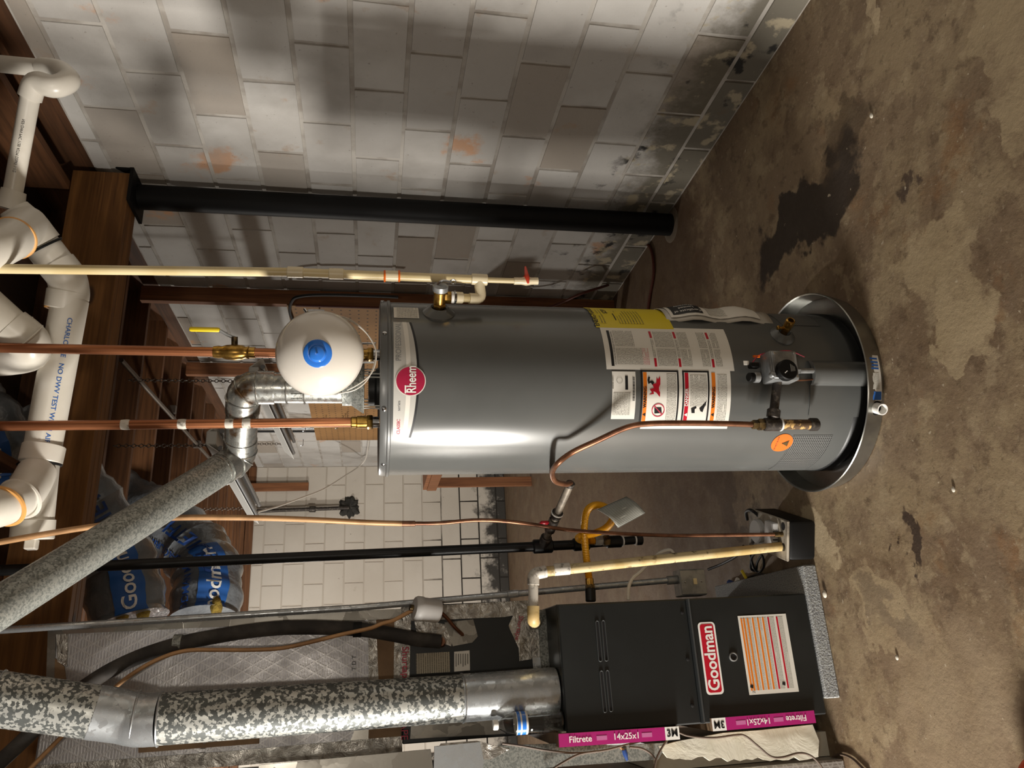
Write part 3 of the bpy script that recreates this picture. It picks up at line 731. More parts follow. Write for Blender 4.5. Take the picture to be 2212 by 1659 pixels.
MB().tube(cr([HP(1626, 782, .03), HP(1640, 767, .02), HP(1670, 761, .012), HP(1705, 758, .008), HP(1738, 771, .006)]), .0016, 6).build('wire', 'red_ink', gc)
MB().box(HP(1634, 770, .02), (.006, .006, .02), Rq).build('wire_sleeve', 'orange_sticker', gc)
MB().tube(cr([HP(1716, 801, .03), HP(1730, 801, .026), HP(1760, 801, .02), HP(1775, 801, .012), HP(1778, 806, .004)]), .008, 10).build('burner_tube', 'zinc', gc)
MB().tube(cr([HP(1712, 822, .02), HP(1740, 821, .018), HP(1765, 818, .015), HP(1772, 812, .006)]), .0025, 8).build('pilot_tube', 'copper_old', gc)
MB().hexnut(HP(1715, 801, .03), HP(1726, 801, .027), .011).build('nut', 'zinc', gc)

# gas line from the control: nipple, tee, drip leg and bent copper tube
gl = thing('gas_branch', 'bent copper gas tube with iron tee and drip leg feeding the water heater', 'gas pipe', (HP(1665, 915, .06).x, HP(1665, 915, .06).y, .2))
T0 = HP(1668, 917, .062)
MB().tube([qc-tq*.0, T0], .013, 14).build('nipple', 'iron', gl)
MB().cyl(T0+(qc-T0).normalized()*.018, T0+(qc-T0).normalized()*.045, .019, 16, .003).build('coupling', 'iron', gl)
MB().cyl(T0+V((0, 0, .026)), T0-V((0, 0, .024)), .019, 18, .003).build('tee', 'iron', gl)
MB().ring(T0-V((0, 0, .026)), (0, 0, 1), .0165, .003, 20, 6).build('thread_tape', 'white_ink', gl)
MB().cyl(T0-V((0, 0, .024)), T0-V((0, 0, .125)), .0145, 16).build('drip_leg', 'iron_rust', gl)
MB().cyl(T0-V((0, 0, .115)), T0-V((0, 0, .143)), .019, 16, .004).build('end_cap', 'iron', gl)
MB().hexnut(T0+V((0, 0, .026)), T0+V((0, 0, .045)), .017).hexnut(T0+V((0, 0, .043)), T0+V((0, 0, .062)), .0135).build('flare_nut', 'brass_dark', gl)
cpts = [T0+V((0, 0, .06)), HP(1560, 915, .06), HP(1480, 914, .06), HP(1405, 915, .058), HP(1355, 923, .055), HP(1290, 952, .045), HP(1235, 978, .04), HP(1203, 1003, .055), PD(1193, 1022, 2.27), PD(1200, 1040, 2.33), PD(1222, 1046, 2.38), PD(1233, 1043, 2.41)]
MB().tube(cr(cpts, 8), .0082, 12).build('copper_tube', 'copper_old', gl)
GM = PY(1172, 1180, 2.57)
e0, e1 = PD(1233, 1043, 2.41), GM
MB().tube([e0, e1], .0125, 12).build('nipple', 'pipe_grey', gl)
for t0, t1, r in ((.0, .05, .015), (.44, .52, .019), (.56, .74, .018)): MB().cyl(e0.lerp(e1, t0), e0.lerp(e1, t1), r, 14, .002).build('fitting', 'iron', gl)
MB().ring(e0.lerp(e1, .46), e1-e0, .017, .004, 18, 6).build('thread_tape', 'white_ink', gl)
k = e0.lerp(e1, .64); MB().box(k+V((-.0, -.02, .035)), (.012, .05, .03), bev=.004).build('shut_off_handle', 'red_handle', gl, label='small red shut-off handle')

# black iron gas riser
gp = thing('gas_riser', 'black iron gas pipe dropping from the joists between heater and furnace', 'gas pipe', (GM.x, GM.y, .5))
g0 = ext(GM, PY(-60, 1235, 2.57)); g1 = PY(1255, 1176, 2.57); g2 = PY(1380, 1166, 2.57)
MB().tube([g0, GM, g1], .0165, 16).build('pipe', 'black_pipe', gp)
dn = (g2-g0).normalized()
MB().cyl(GM-dn*.035, GM+dn*.035, .024, 18, .004).build('tee', 'black_pipe', gp)
MB().cyl(GM, GM+(e0-GM).normalized()*.05, .02, 16, .003).build('tee_branch', 'iron', gp)
MB().cyl(g1-dn*.03, g1+dn*.03, .022, 18, .004).build('tee', 'black_pipe', gp)
MB().tube([g1, g2], .0145, 14).build('drip_leg', 'black_pipe', gp)
y0 = PY(1330, 1170, 2.57); MB().cyl(y0-dn*.035, y0+dn*.02, .021, 16, .003).build('coupling', 'black_pipe', gp)
MB().cyl(g2-dn*.012, g2+dn*.012, .019, 16, .003).build('end_cap', 'black_pipe', gp)
for p in (PY(1345, 1169, 2.57), PY(1372, 1167, 2.57)): MB().ring(p, dn, .0155, .003, 18, 6).build('thread_tape', 'white_ink', gp)

# corrugated yellow connector with its foil tag
yh = thing('gas_connector', 'yellow corrugated flexible gas connector looping to the furnace side', 'gas hose', (PY(1270, 1200, 2.5).x, 2.5, .6))
n0 = PY(1302, 1168, 2.53); MB().hexnut(n0, PY(1285, 1168, 2.53), .017).build('nut', 'zinc', yh)
MB().hexnut(PY(1316, 1167, 2.53), n0, .019).build('nut', 'brass_dark', yh)
ypts = cr([PY(1287, 1168, 2.53), PY(1262, 1168, 2.53), PY(1250, 1163, 2.50), PY(1258, 1158, 2.47), PY(1285, 1152, 2.46), PY(1310, 1140, 2.47), PY(1323, 1120, 2.49), PY(1312, 1098, 2.50), PY(1288, 1091, 2.49), PY(1268, 1104, 2.475), PY(1262, 1140, 2.465), PY(1264, 1180, 2.46), PY(1269, 1225, 2.455), PY(1273, 1252, 2.455)], 26)
MB().tube(ypts, [.0115+(.0014 if i % 2 else -.0010) for i in range(len(ypts))], 12).build('hose', 'yellow_hose', yh)
MB().cyl(PY(1273, 1250, 2.455), PY(1274, 1264, 2.455), .014, 12).build('nut', 'brass', yh)
MB().hexnut(PY(1274, 1262, 2.455), PY(1275, 1274, 2.455), .016).build('nut', 'brass_dark', yh)
MB().cyl(PY(1275, 1270, 2.455), PY(1276, 1300, 2.455), .017, 14, .003).build('coupling', 'black_pipe', yh)
tg = MB(); c4 = [PY(1290, 1101, 2.455), PY(1354, 1072, 2.47), PY(1393, 1109, 2.46), PY(1334, 1141, 2.445)]
tgf = lambda u, v: (c4[0].lerp(c4[1], u)).lerp(c4[3].lerp(c4[2], u), v)+V((0, -.018*math.sin(math.pi*v)-.006*math.sin(5*u+2*v), 0))
tg.grid(lambda u, v: tgf(u/.1, v/.08), linsp(0, .1, 10), linsp(0, .08, 10))
tg = tg.build('foil_tag', 'print_foil' if 'print_foil' in MAT else 'paper_foil', yh, label='curled silvery instruction tag')
so = tg.modifiers.new('thickness', 'SOLIDIFY'); so.thickness = .0008

# collars, drain cock, temperature relief valve on the jacket
def collar(px, py, r):
    a, z = hit(px, py); q = hp(a, z); n = (hp(a, z, .1)-q).normalized()
    MB().lathe(q-n*.012, n, [(r*1.3, .004), (r*1.27, .014), (r*.72, .030), (r*.66, .031), (r*.55, .027), (r*.5, .004)], 32, False).build('collar', 'heater_paint', wh)
    MB().lathe(q-n*.004, n, [(r*.42, 0), (.0001, .001)], 24, False).build('port', 'heater_dark', wh)
    return q, n
dq, dnn = collar(1690, 725, .030)
dv = thing('drain_valve', 'small brass drain cock low on the right of the water heater', 'valve', (dq.x, dq.y, dq.z-.02))
MB().cyl(dq-dnn*.002, dq+dnn*.035, .010, 14).build('stem', 'brass', dv)
MB().hexnut(dq+dnn*.022, dq+dnn*.04, .013).build('nut', 'brass', dv)
MB().lathe(dq+dnn*.038, dnn, [(.011, 0), (.014, .004), (.014, .024), (.011, .027), (.009, .026), (.008, .012)], 18, False).build('spout', 'brass', dv)
MB().tube([dq+dnn*.03, dq+dnn*.032+V((0, 0, .024))], .004, 8).box(dq+dnn*.032+V((0, 0, .028)), (.012, .012, .008), bev=.002).build('handle', 'brass', dv)

rq, rn = collar(948, 676, .036)
rq = rq+V((0, 0, 0)); rv = thing('relief_valve', 'brass temperature relief valve with chrome test lever on the heater side', 'valve', (rq.x, rq.y, rq.z-.02))
MB().cyl(rq-rn*.004, rq+rn*.03, .013, 16).build('inlet', 'brass', rv)
MB().hexnut(rq+rn*.018, rq+rn*.032, .019).build('nut', 'brass', rv)
MB().cyl(rq+rn*.03, rq+rn*.068, .018, 18, .003).build('body', 'brass', rv)
MB().lathe(rq+rn*.066, rn, [(.017, 0), (.022, .004), (.022, .018), (.016, .022)], 20).build('cap', 'zinc', rv)
MB().tube(cr([rq+rn*.087+V((0, 0, .01)), rq+rn*.1+V((0, 0, -.005)), rq+rn*.098+V((0, 0, -.03))]), .003, 8).ring(rq+rn*.098+V((0, 0, -.034)), V((1, .3, 0)), .008, .0018, 16, 6).build('test_lever', 'chrome', rv)
r2 = rq+rn*.05
MB().hexnut(r2-V((0, 0, .012)), r2-V((0, 0, .034)), .016).build('outlet', 'brass', rv)
MB().lathe(r2-V((0, 0, .032)), (0, 0, -1), [(.016, 0), (.017, .003), (.016, .008)], 16).build('thread_tape', 'white_ink', rv)

# cream discharge line
CD = (r2-CAM).dot(fz)+.035
def CP(px, py): return PD(px, py, CD-.245*(1036-px)/1096)      # a plumb line gets nearer the lens higher up
cl = thing('discharge_pipe', 'cream plastic relief line with couplings, tee and red handled valve', 'pipe', (1.0, 1.8, .9))
cT = CP(1036, 604); c0 = ext(CP(625, 588), CP(-60, 580))
dcp = (cT-c0).normalized()
MB().tube([c0, CP(625, 588), CP(1036, 604)], .0125, 16).build('pipe', 'cpvc', cl)
for p0, p1, mt in ((620, 656, 'cpvc_fitting'), (710, 743, 'cpvc_fitting'), (831, 862, 'cpvc_fitting')):
    yy = 588+(p0-625)*.039; MB().cyl(CP(p0, yy), CP(p1, yy+1), .0155, 18, .002).build('coupling', mt, cl)
    if p0 == 831:
        for p in (831, 862): MB().ring(CP(p, yy+.6), dcp, .0145, .003, 20, 6).build('primer_ring', 'orange_sticker', cl)
MB().cyl(CP(1018, 603), CP(1053, 605), .0165, 18, .002).build('tee', 'cpvc_fitting', cl)
elb = CP(1046, 646); MB().tube([cT, CP(1036, 622)], .0155, 16).build('tee_branch', 'cpvc_fitting', cl)
k0 = CP(1040, 646); k1 = r2-V((0, 0, .04))
MB().tube(rounded([CP(1036, 618), CP(1040, 646), k0+(k1-k0)*.45], .035), .0155, 16).build('elbow', 'cpvc_fitting', cl)
MB().tube([k0+(k1-k0)*.4, k1], .0125, 16).build('pipe', 'cpvc', cl)
MB().cyl(k0+(k1-k0)*.68, k1, .0165, 18, .002).build('adapter', 'cpvc_fitting', cl)
MB().ring(k1+(k0-k1).normalized()*.002, k1-k0, .0165, .003, 18, 6).build('union_nut', 'chrome', cl)
MB().tube([CP(1050, 605), CP(1115, 607)], .008, 14).build('pipe', 'cpvc', cl)
vb = [CP(p, 607.3) for p in (1110, 1126, 1136, 1148, 1162)]
MB().tube(vb, [.0105, .0105, .0135, .0105, .0105], 18).build('valve_body', 'cpvc_fitting', cl)
vc = PD(1137, 600, CD-.008); MB().cyl(vb[2], CP(1136, 596), .007, 12).build('valve_stem', 'red_plastic', cl)
u_ = (PD(1141, 610, CD-.015)-CP(1136, 577)); MB().tube([CP(1135, 577), PD(1137, 590, CD-.005), PD(1139, 600, CD-.012), PD(1141, 612, CD-.016)], [.003, .0055, .007, .003], 8).build('valve_handle', 'red_plastic', cl, label='red valve handle')

# drain pan
PR = .325
pn = thing('drain_pan', 'round shiny metal drain pan on the floor under the water heater', 'drain pan', (HC.x, HC.y, 0))
MB().lathe(HC, (0, 0, 1), [(.0001, .001), (PR-.012, .001), (PR-.012, .004), (.0001, .004)], 64, False).build('bottom', 'tank_pan', pn)
MB().lathe(HC, (0, 0, 1), [(PR-.012, .0015), (PR-.003, .060), (PR+.001, .063), (PR+.003, .060), (PR-.010, .0015)], 72, False).build('rim', 'tank_pan', pn)
def pana(px, py): q = PZ(px, py, .035)-HC; return math.atan2(q.dot(rdir), q.dot(cdir))
def pp(a, z, off): R_ = PR-.012+.009*(z/.06)+off; return HC+(cdir*math.cos(a)+rdir*math.sin(a))*R_+V((0, 0, z))
pa0, pa1 = pana(1905, 868), pana(1890, 762)
b = MB(); b.grid(lambda u, v: pp(u/PR, v, .004), linsp(pa0*PR, pa1*PR, 14), [.012, .053]); sl = b.build('maker_label', 'white_label', pn, label='white and blue maker label on the pan rim')
for (t0, t1, z0, z1, mt) in ((.02, .2, .014, .051, 'blue_ink'), (.68, .72, .018, .048, 'blue_ink'), (.75, .79, .018, .048, 'blue_ink'), (.82, .86, .018, .048, 'blue_ink'), (.9, .94, .018, .048, 'blue_ink'), (.25, .6, .02, .045, 'print_grey')):
    a_, b_ = pa0+(pa1-pa0)*t0, pa0+(pa1-pa0)*t1; b = MB(); b.grid(lambda u, v: pp(u/PR, v, .0046), linsp(a_*PR, b_*PR, 5), [z0, z1]); b.build('print', mt, sl)
fa = pana(1900, 884); fq = pp(fa, .03, .0); fn = (pp(fa, .03, .1)-fq).normalized()
MB().lathe(fq-fn*.012, fn, [(.016, 0), (.019, .004), (.019, .01), (.016, .012), (.0165, .045), (.0135, .045), (.0125, .02)], 24, False).build('outlet_fitting', 'white_ink', pn, label='white plastic outlet fitting')
MB().ring(fq+fn*.002, fn, .018, .004, 24, 6).build('gasket', 'black_plastic', pn)

# warranty papers in a clear pouch on the right of the jacket
wp = thing('document_pouch', 'clear pouch of folded warranty papers stuck to the heater side', 'document pouch', (HP(1560, 672).x, HP(1560, 672).y, .5))
a0, z0 = hit(1440, 690); aR = 1.25; aL = .95; z1 = hit(1672, 700)[1]
def pouch(off0): return lambda u, v: hp(u/HR, v, off0+.010*math.sin(math.pi*(u/HR-aL)/(1.5-aL))+.006*math.sin(v*40))
b = MB(); b.grid(pouch(.004), linsp(aL*HR, 1.5*HR, 14), linsp(z1, z0, 14)); o = b.build('pouch', 'cloth_bag', wp); sm = o.modifiers.new('thickness', 'SOLIDIFY'); sm.thickness = .002
b = MB(); b.grid(pouch(.0075), linsp((aL+.06)*HR, 1.48*HR, 12), linsp(z1+.04, z0-.015, 12)); paper = b.build('papers', 'white_label', wp)
b = MB(); b.grid(pouch(.0088), linsp((aL+.1)*HR, (aL+.36)*HR, 8), linsp(z0-.12, z0-.025, 8)); dk = b.build('printed_box', 'black_ink', paper)
b = MB(); b.grid(pouch(.0085), linsp((aL+.1)*HR, 1.4*HR, 8), linsp(z0-.2, z0-.14, 8)); b.build('print', 'print_black', paper)
pf = pouch(.0095)
for s, dz in (('Certificate of', -.0), ('Limited', -.02), ('Warranty', -.04)):
    me = text_mesh(s, .016); MB().add_mesh(me, lambda p: pf((aL+.23)*HR-p.y*1.0-dz*1.0-.02, z0-.075+p.x)).build('lettering', 'white_ink', dk, smooth=0)

# ------------------------------------------------------------------ water pipes above the heater
hot = HC+rdir*.1; cold = HC-rdir*.1
def riser(name, label, base, top_px, mat, zb):
    t = thing(name, label, 'pipe', (base.x, base.y, HZ))
    top = ext(base+V((0, 0, zb)), PY(*top_px, base.y+.02))
    MB().tube([base+V((0, 0, zb)), top], .0138, 16).build('pipe', mat, t)
    MB().cyl(base+V((0, 0, HZ-.006)), base+V((0, 0, HZ+.022)), .017, 16).build('nipple', 'chrome', t)
    MB().cyl(base+V((0, 0, HZ+.03)), base+V((0, 0, HZ+.064)), .0185, 18, .003).build('union', 'brass', t)
    MB().hexnut(base+V((0, 0, HZ+.016)), base+V((0, 0, HZ+.034)), .0215).build('nut', 'brass', t)
    MB().cyl(base+V((0, 0, HZ+.062)), base+V((0, 0, HZ+.08)), .0165, 18, .003).build('press_ring', 'brass', t)
    return t, base+V((0, 0, zb)), top
th, hb, ht = riser('copper_riser', 'copper riser with yellow lever ball valve, behind the white tank', hot, (-60, 750), 'copper', HZ+.05)
tc_, cb, ct = riser('copper_riser', 'copper riser with pale solder drips, beside the flue elbow', cold, (-60, 921), 'copper', HZ+.05)
def on_line(a, b, px, ref): # point on a riser at a photo column
    z = PY(px, ref, a.y+.01).z; t = (z-a.z)/(b.z-a.z); return a.lerp(b, t)
ud = (ht-hb).normalized()
v0, v1 = on_line(hb, ht, 462, 757), on_line(hb, ht, 552, 757)
L = (v0-v1).length
MB().tube([v1, v1.lerp(v0, .14), v1.lerp(v0, .15), v1.lerp(v0, .22), v1.lerp(v0, .3), v1.lerp(v0, .5), v1.lerp(v0, .7), v1.lerp(v0, .8), v1.lerp(v0, .87), v0], [.0165, .0165, .019, .017, .021, .0235, .021, .017, .0185, .0165], 20).build('ball_valve', 'brass', th, label='brass ball valve')
vm = v1.lerp(v0, .5); MB().cyl(vm, vm+rdir*.045, .009, 12).build('valve_stem', 'brass_dark', th)
MB().tube([vm+rdir*.042, vm+rdir*.05+V((0, 0, .02)), vm+rdir*.062+V((0, 0, .04))], .005, 8).build('lever_arm', 'zinc', th)
MB().box(vm+rdir*.064+V((0, 0, .082)), (.014, .014, .085), bev=.006, seg=2).build('lever_grip', 'yellow_grip', th, label='yellow lever grip')
for px in (275, 398, 500, 537):
    q = on_line(cb, ct, px, 912); MB().tube([q+V((0, 0, .016)), q+V((0, 0, .006)), q, q-V((0, 0, .008))], [.0139, .0148, .0150, .0139], 14).build('solder_joint', 'pvc_grey_dirty', tc_)

# expansion tank hung beside the hot riser
TC = PD(690, 764, 1.86); tp = hot+V((0, 0, TC.z)); tax = (TC-tp); tax.z = 0; tax.normalize()
et = thing('expansion_tank', 'round white expansion tank with a blue cap hung in front of the flue', 'expansion tank', (TC.x, TC.y, TC.z-.105))
RT = .105; Lb = (TC-tp).length
prof = [(.012, 0), (.012, .035), (.03, .04)] + [(RT*math.sin(t), .035+RT*.75*(1-math.cos(t))) for t in linsp(.3, math.pi/2, 8)] + [(RT, Lb-.02), (RT*1.008, Lb-.018), (RT*1.008, Lb-.012)] + [(RT*math.cos(t), Lb-.01+RT*.72*math.sin(t)) for t in linsp(0, math.pi/2-.02, 14)]
MB().lathe(tp, tax, prof, 56).build('tank_shell', 'tank_white', et, smooth=50)
cz = tp+tax*(Lb-.01+RT*.72)
MB().lathe(cz-tax*.006, tax, [(.0335, 0), (.0335, .004), (.031, .006), (.021, .0068), (.019, .012), (.016, .018), (.008, .021), (.0001, .0215)], 32).build('cap', 'blue_plastic', et, label='round blue cap')
MB().lathe(cz+tax*.0155, tax, [(.0022, 0), (.0022, .0035), (.0008, .004)], 10).build('cap_pip', 'blue_plastic', et)
MB().lathe(tp, tax, [(.020, -.02), (.020, .03)], 16).build('tee', 'brass', et)
clp = PD(683, 679, 1.93)
MB().box(clp, (.018, .03, .045), bev=.004).tube([clp+V((0, 0, .02)), clp+V((.014, 0, .03))], .004, 8).build('cable_clamp', 'chrome', et)
for k, pts in enumerate(([(695, 678), (720, 680), (755, 690), (785, 712), (805, 740), (813, 765), (808, 795), (795, 815), (770, 833), (750, 843)], [(700, 682), (730, 685), (760, 695), (790, 718), (810, 748), (811, 775), (804, 800), (790, 825), (765, 843), (730, 851)])):
    MB().tube(cr([PD(x, y, 1.97+.02*math.sin(i*.5)) for i, (x, y) in enumerate(pts)], 6), .0016, 6).build('support_cable', 'cable_white', et)
for py in (742, 783): MB().tube([PD(778, py, 2.1), PD(812, py, 2.1)], .0028, 6).build('support_rod', 'chrome', et)

# draft hood and flue
fh = thing('draft_hood', 'galvanized draft hood on short legs on top of the water heater', 'draft hood', (HC.x, HC.y, HZ))
MB().lathe(HC+V((0, 0, HZ)), (0, 0, 1), [(.062, -.004), (.062, .006), (.05, .012), (.05, .03)], 28).build('flue_collar', 'heater_dark', fh)
MB().lathe(HC+V((0, 0, HZ)), (0, 0, 1), [(.074, .042), (.075, .044), (.054, .075), (.052, .078), (.052, .105), (.047, .105), (.047, .076), (.07, .044)], 36, False).build('hood', 'galv_dull', fh)
for k in range(4):
    a = math.radians(35+90*k); d = cdir*math.cos(a)+rdir*math.sin(a); s = V((0, 0, 1)).cross(d)
    for q in (-1, 1): MB().box(HC+d*.066+s*.006*q+V((0, 0, HZ+.021)), (.003, .003, .05), bev=0).build('leg', 'fixture_white', fh, smooth=0)
fl = thing('flue_pipe', 'galvanized flue pipe with crimped elbows slanting up from the draft hood', 'flue pipe', (HC.x, HC.y, HZ+.1))
fb = HC+V((0, 0, HZ+.085))
K1 = V((HC.x, HC.y, PY(527, 845, HC.y).z)); K2 = PD(517, 990, (K1-CAM).dot(fz)+.13); f7 = ext(K2, PD(-60, 1348, 1.60), 2.70)
dA, dB = (K2-K1).normalized(), (f7-K2).normalized(); up_ = V((0, 0, 1))
e1 = rounded([K1-up_*.085, K1, K1+dA*.085], .08, 4); e2 = rounded([K2-dA*.075, K2, K2+dB*.075], .07, 4)
MB().tube([fb, K1-up_*.08], .045, 28).build('vertical_pipe', 'galv_shiny', fl)
MB().tube(e1, .049, 28).build('elbow', 'galv_shiny', fl)
MB().tube([K1+dA*.07, K2-dA*.065], .0465, 28).build('short_pipe', 'galv_shiny', fl)
MB().tube(e2, .049, 28).build('elbow', 'galv_shiny', fl)
MB().tube([K2+dB*.06, f7], .0465, 28).build('slanted_pipe', 'galv_dull', fl)
for pth in (e1, e2):
    for i in range(1, len(pth)-1):
        if i in (1, 3, 5): MB().ring(pth[i], (pth[i+1]-pth[i-1]), .0492, .0026, 36, 6).build('bead', 'galv_shiny', fl)
for c_, a_ in ((K2+dB*.088, dB), (K1-up_*.12, up_), (K1-up_*.17, up_)): MB().ring(c_, a_, .0465, .0026, 36, 6).build('bead', 'galv_shiny', fl)
f1 = K1-up_*.10
for k in range(9):
    a = 2*math.pi*k/18+3.6; d = V((math.cos(a), math.sin(a), 0)); MB().box(V((HC.x, HC.y, f1.z-.05))+d*.0455, (.003, .003, .03), Matrix.Rotation(a, 3, 'Z')).build('crimp', 'galv_dull', fl, smooth=0)

# ------------------------------------------------------------------ furnace on its foam pad
FX0, FX1, FY, FZ0, FZ1 = -.212, .161, 2.40, .052, .898
pad = tag(MB().box((.043, 2.735, .025), (.415, .70, .05), bev=.004).build('foam_pad', 'foam_pad', smooth=0), 'speckled light grey foam pad under the black furnace', 'pad')
fu = thing('furnace', 'black upright gas furnace cabinet with red and white brand badge', 'furnace', ((FX0+FX1)/2, FY+.34, FZ0))
fw = FX1-FX0; fxc = (FX0+FX1)/2; ZS = .468
MB().box((fxc, FY+.36, (FZ0+FZ1)/2), (fw, .68, FZ1-FZ0), bev=.003).build('cabinet', 'furnace_black', fu, smooth=0)
up = MB().box((fxc, FY+.010, (ZS+FZ1)/2+.002), (fw-.004, .022, FZ1-ZS-.004), bev=.004).build('upper_door', 'furnace_black', fu, smooth=0)
lo = MB().box((fxc, FY+.008, (ZS+FZ0)/2-.002), (fw-.004, .026, ZS-FZ0-.004), bev=.004).build('lower_door', 'furnace_black', fu, smooth=0)
MB().box((fxc, FY+.0, ZS), (fw-.006, .03, .006), bev=.001).build('door_lip', 'furnace_edge', fu, smooth=0)
def fp(px, py, off=.0): return PY(px, py, FY-.003-off)
def slot(px0, py0, px1, py1, wd):
    a, b = fp(px0, py0), fp(px1, py1); d = (b-a).normalized(); s = V((d.z, 0, -d.x)); pts = []
    for c_, sg, a0 in ((b, 1, -90), (a, -1, 90)):
        for k in range(7): t = math.radians(a0+180*k/6); pts.append(c_+d*(math.cos(t)*wd)+s*(math.sin(t)*wd))
    o = MB().prism([p+V((0, .0018, 0)) for p in pts], (0, .006, 0)).build('vent_slot', 'black_ink', up, smooth=0)
    MB().tube(pts, .0016, 6, close=True).build('slot_rim', 'furnace_edge', up)
for q in ((1290, 1345, 1297, 1425), (1303, 1344, 1310, 1424), (1299, 1453, 1307, 1535), (1312, 1452, 1320, 1533)): slot(*q, .0052)
for px, py in ((1474, 1323), (1486, 1424), (1496, 1524)): MB().lathe(fp(px, py), (0, -1, 0), [(.006, -.001), (.006, .001), (.003, .002)], 12).build('screw', 'black_ink', up)
mp = lambda p: fp(p[0], p[1])
# badge
bc = (fp(1513, 1348)+fp(1556, 1496))/2; bw, bh = (fp(1530, 1344)-fp(1530, 1500)).length, .058
pm = plane_map(V((bc.x, FY-.0056, bc.z)), (1, 0, 0), (0, 0, 1), 0)
def pl(name, mat, pts, parent, off, label=None):
    return MB().prism([pm((x, y))+V((0, -off, 0)) for x, y in pts], (0, -.0006, 0)).build(name, mat, parent, smooth=0, label=label)
bd = pl('brand_badge', 'white_ink', rrect(-bw/2, -bh/2, bw/2, bh/2, .012), lo, 0, 'red brand badge with white lettering')
pl('badge_field', 'red_label', rrect(-bw/2+.006, -bh/2+.006, bw/2-.006, bh/2-.006, .009), bd, .0006)
me = text_mesh('Goodman', .052, .022, sx=.92); MB().add_mesh(me, lambda p: pm((p.x, p.y-.001))+V((0, -.0016, 0))).build('lettering', 'white_ink', bd, smooth=0)
sgc = fp(1583, 1419); MB().lathe(sgc+V((0, -.002, 0)), (0, -1, 0), [(.014, 0), (.014, .004), (.011, .005), (.010, .001), (.0001, .0012)], 24).build('sight_glass', 'zinc', lo)
MB().lathe(sgc+V((0, -.0035, 0)), (0, -1, 0), [(.0095, 0), (.0001, .0005)], 18).build('sight_glass_lens', 'black_ink', lo)
# instruction label with coloured bands
l0, l1 = fp(1597, 1500), fp(1712, 1325); lx0, lx1 = l0.x-.004, l1.x; lz1, lz0 = fp(1605, 1415).z, fp(1711, 1413).z
il = MB().prism([(lx0, FY-.0056, lz0), (lx1, FY-.0056, lz0), (lx1, FY-.0056, lz1), (lx0, FY-.0056, lz1)], (0, -.0006, 0)).build('instruction_label', 'white_label', lo, smooth=0, label='white instruction label with orange and red stripes')
hz = lz1-lz0
for f0, mt in ((.045, 'orange_band'), (.10, 'orange_band'), (.175, 'orange_band'), (.28, 'orange_band'), (.385, 'orange_band'), (.49, 'orange_band'), (.60, 'red_label'), (.78, 'red_label')):
    z = lz1-hz*f0; MB().prism([(lx0+.012, FY-.0064, z-hz*.034), (lx1-.008, FY-.0064, z-hz*.034), (lx1-.008, FY-.0064, z), (lx0+.012, FY-.0064, z)], (0, -.0004, 0)).build('stripe', mt, il, smooth=0)
    z2 = z-hz*.04; b = MB(); b.grid(lambda u, v: V((u, FY-.0066, v)), [lx0+.012, lx1-.008], [z2-hz*(.05 if f0 < .55 else .1), z2]); b.build('print', 'print_grey', il, smooth=0)
for zz_, xx in ((lz1-hz*.07, lx0+.018), (lz1-hz*.72, lx0+.02)): MB().prism([(xx, FY-.0070, zz_-.004), (xx+.010, FY-.0070, zz_-.006), (xx+.012, FY-.0070, zz_+.003), (xx+.004, FY-.0070, zz_+.006)], (0, -.0003, 0)).build('pictogram', 'black_ink', il, smooth=0)
me = text_mesh('Z', .012); MB().add_mesh(me, lambda p: V((lx0+.008+p.x, FY-.007, lz1-hz*.1+p.y))).build('handwriting', 'black_ink', il, smooth=0)

# evaporator coil cabinet with foil tape
ec = thing('coil_cabinet', 'dark evaporator coil cabinet sealed with foil tape above the furnace', 'coil cabinet', (fxc, 2.75, FZ1))
EY, EZ0, EZ1 = 2.575, .945, 1.385
CX0, CX1 = PY(1000, 1598, EY).x, PY(1000, 1303, EY).x; EZ0 = PY(1165, 1400, EY).z; EZ1 = PY(868, 1400, EY).z; cxc = (CX0+CX1)/2
MB().box((fxc, 2.80, (FZ1+EZ0)/2), (fw-.01, .46, EZ0-FZ1)).build('collar', 'galv_dull', ec, smooth=0)
MB().box((cxc, EY+.26, (EZ0+EZ1)/2), (CX1-CX0, .52, EZ1-EZ0), bev=.003).build('case', 'furnace_black', ec, smooth=0)
EP = lambda px, py: PY(px, py, EY-.002)
LAY = [0]
def tape(pts, mat='foil_crinkle', parent=ec, th=.0016, name='foil_tape', lbl=None, y=None):
    LAY[0] += 1; th = th+.00025*LAY[0]
    return MB().prism([EP(*p) if y is None else PY(p[0], p[1], y) for p in pts], (0, -th, 0)).build(name, mat, parent, smooth=0, label=lbl)
tape([(868, 1312), (1160, 1296), (1160, 1320), (1090, 1333), (870, 1342)])
tape([(1108, 1330), (1160, 1318), (1172, 1420), (1122, 1428), (1120, 1400), (1098, 1352)])
tape([(1150, 1420), (1170, 1420), (1180, 1450), (1152, 1452)], 'galv_bright')
tape([(895, 1342), (925, 1340), (965, 1350), (976, 1370), (975, 1396), (950, 1388), (905, 1390)])
tape([(960, 1345), (1022, 1338), (1032, 1375), (1020, 1388), (978, 1396)], 'foil_tape')
tape([(868, 1340), (888, 1340), (884, 1470), (864, 1470)])
for (p, q) in (((864, 1450), (888, 1452)), ):
    pass
tape([(888, 1562), (1085, 1548), (1092, 1585), (886, 1596)], 'foil_tape')
q0_, q1_ = PY(899, 1456, EY), PY(971, 1408, EY); b = MB(); b.grid(lambda u, v: V((u, EY-.005, v)), [q0_.x, q1_.x], [q1_.z, q0_.z]); lbm = b.build('data_label', 'print_dirty', ec, smooth=0, label='stained paper data label')
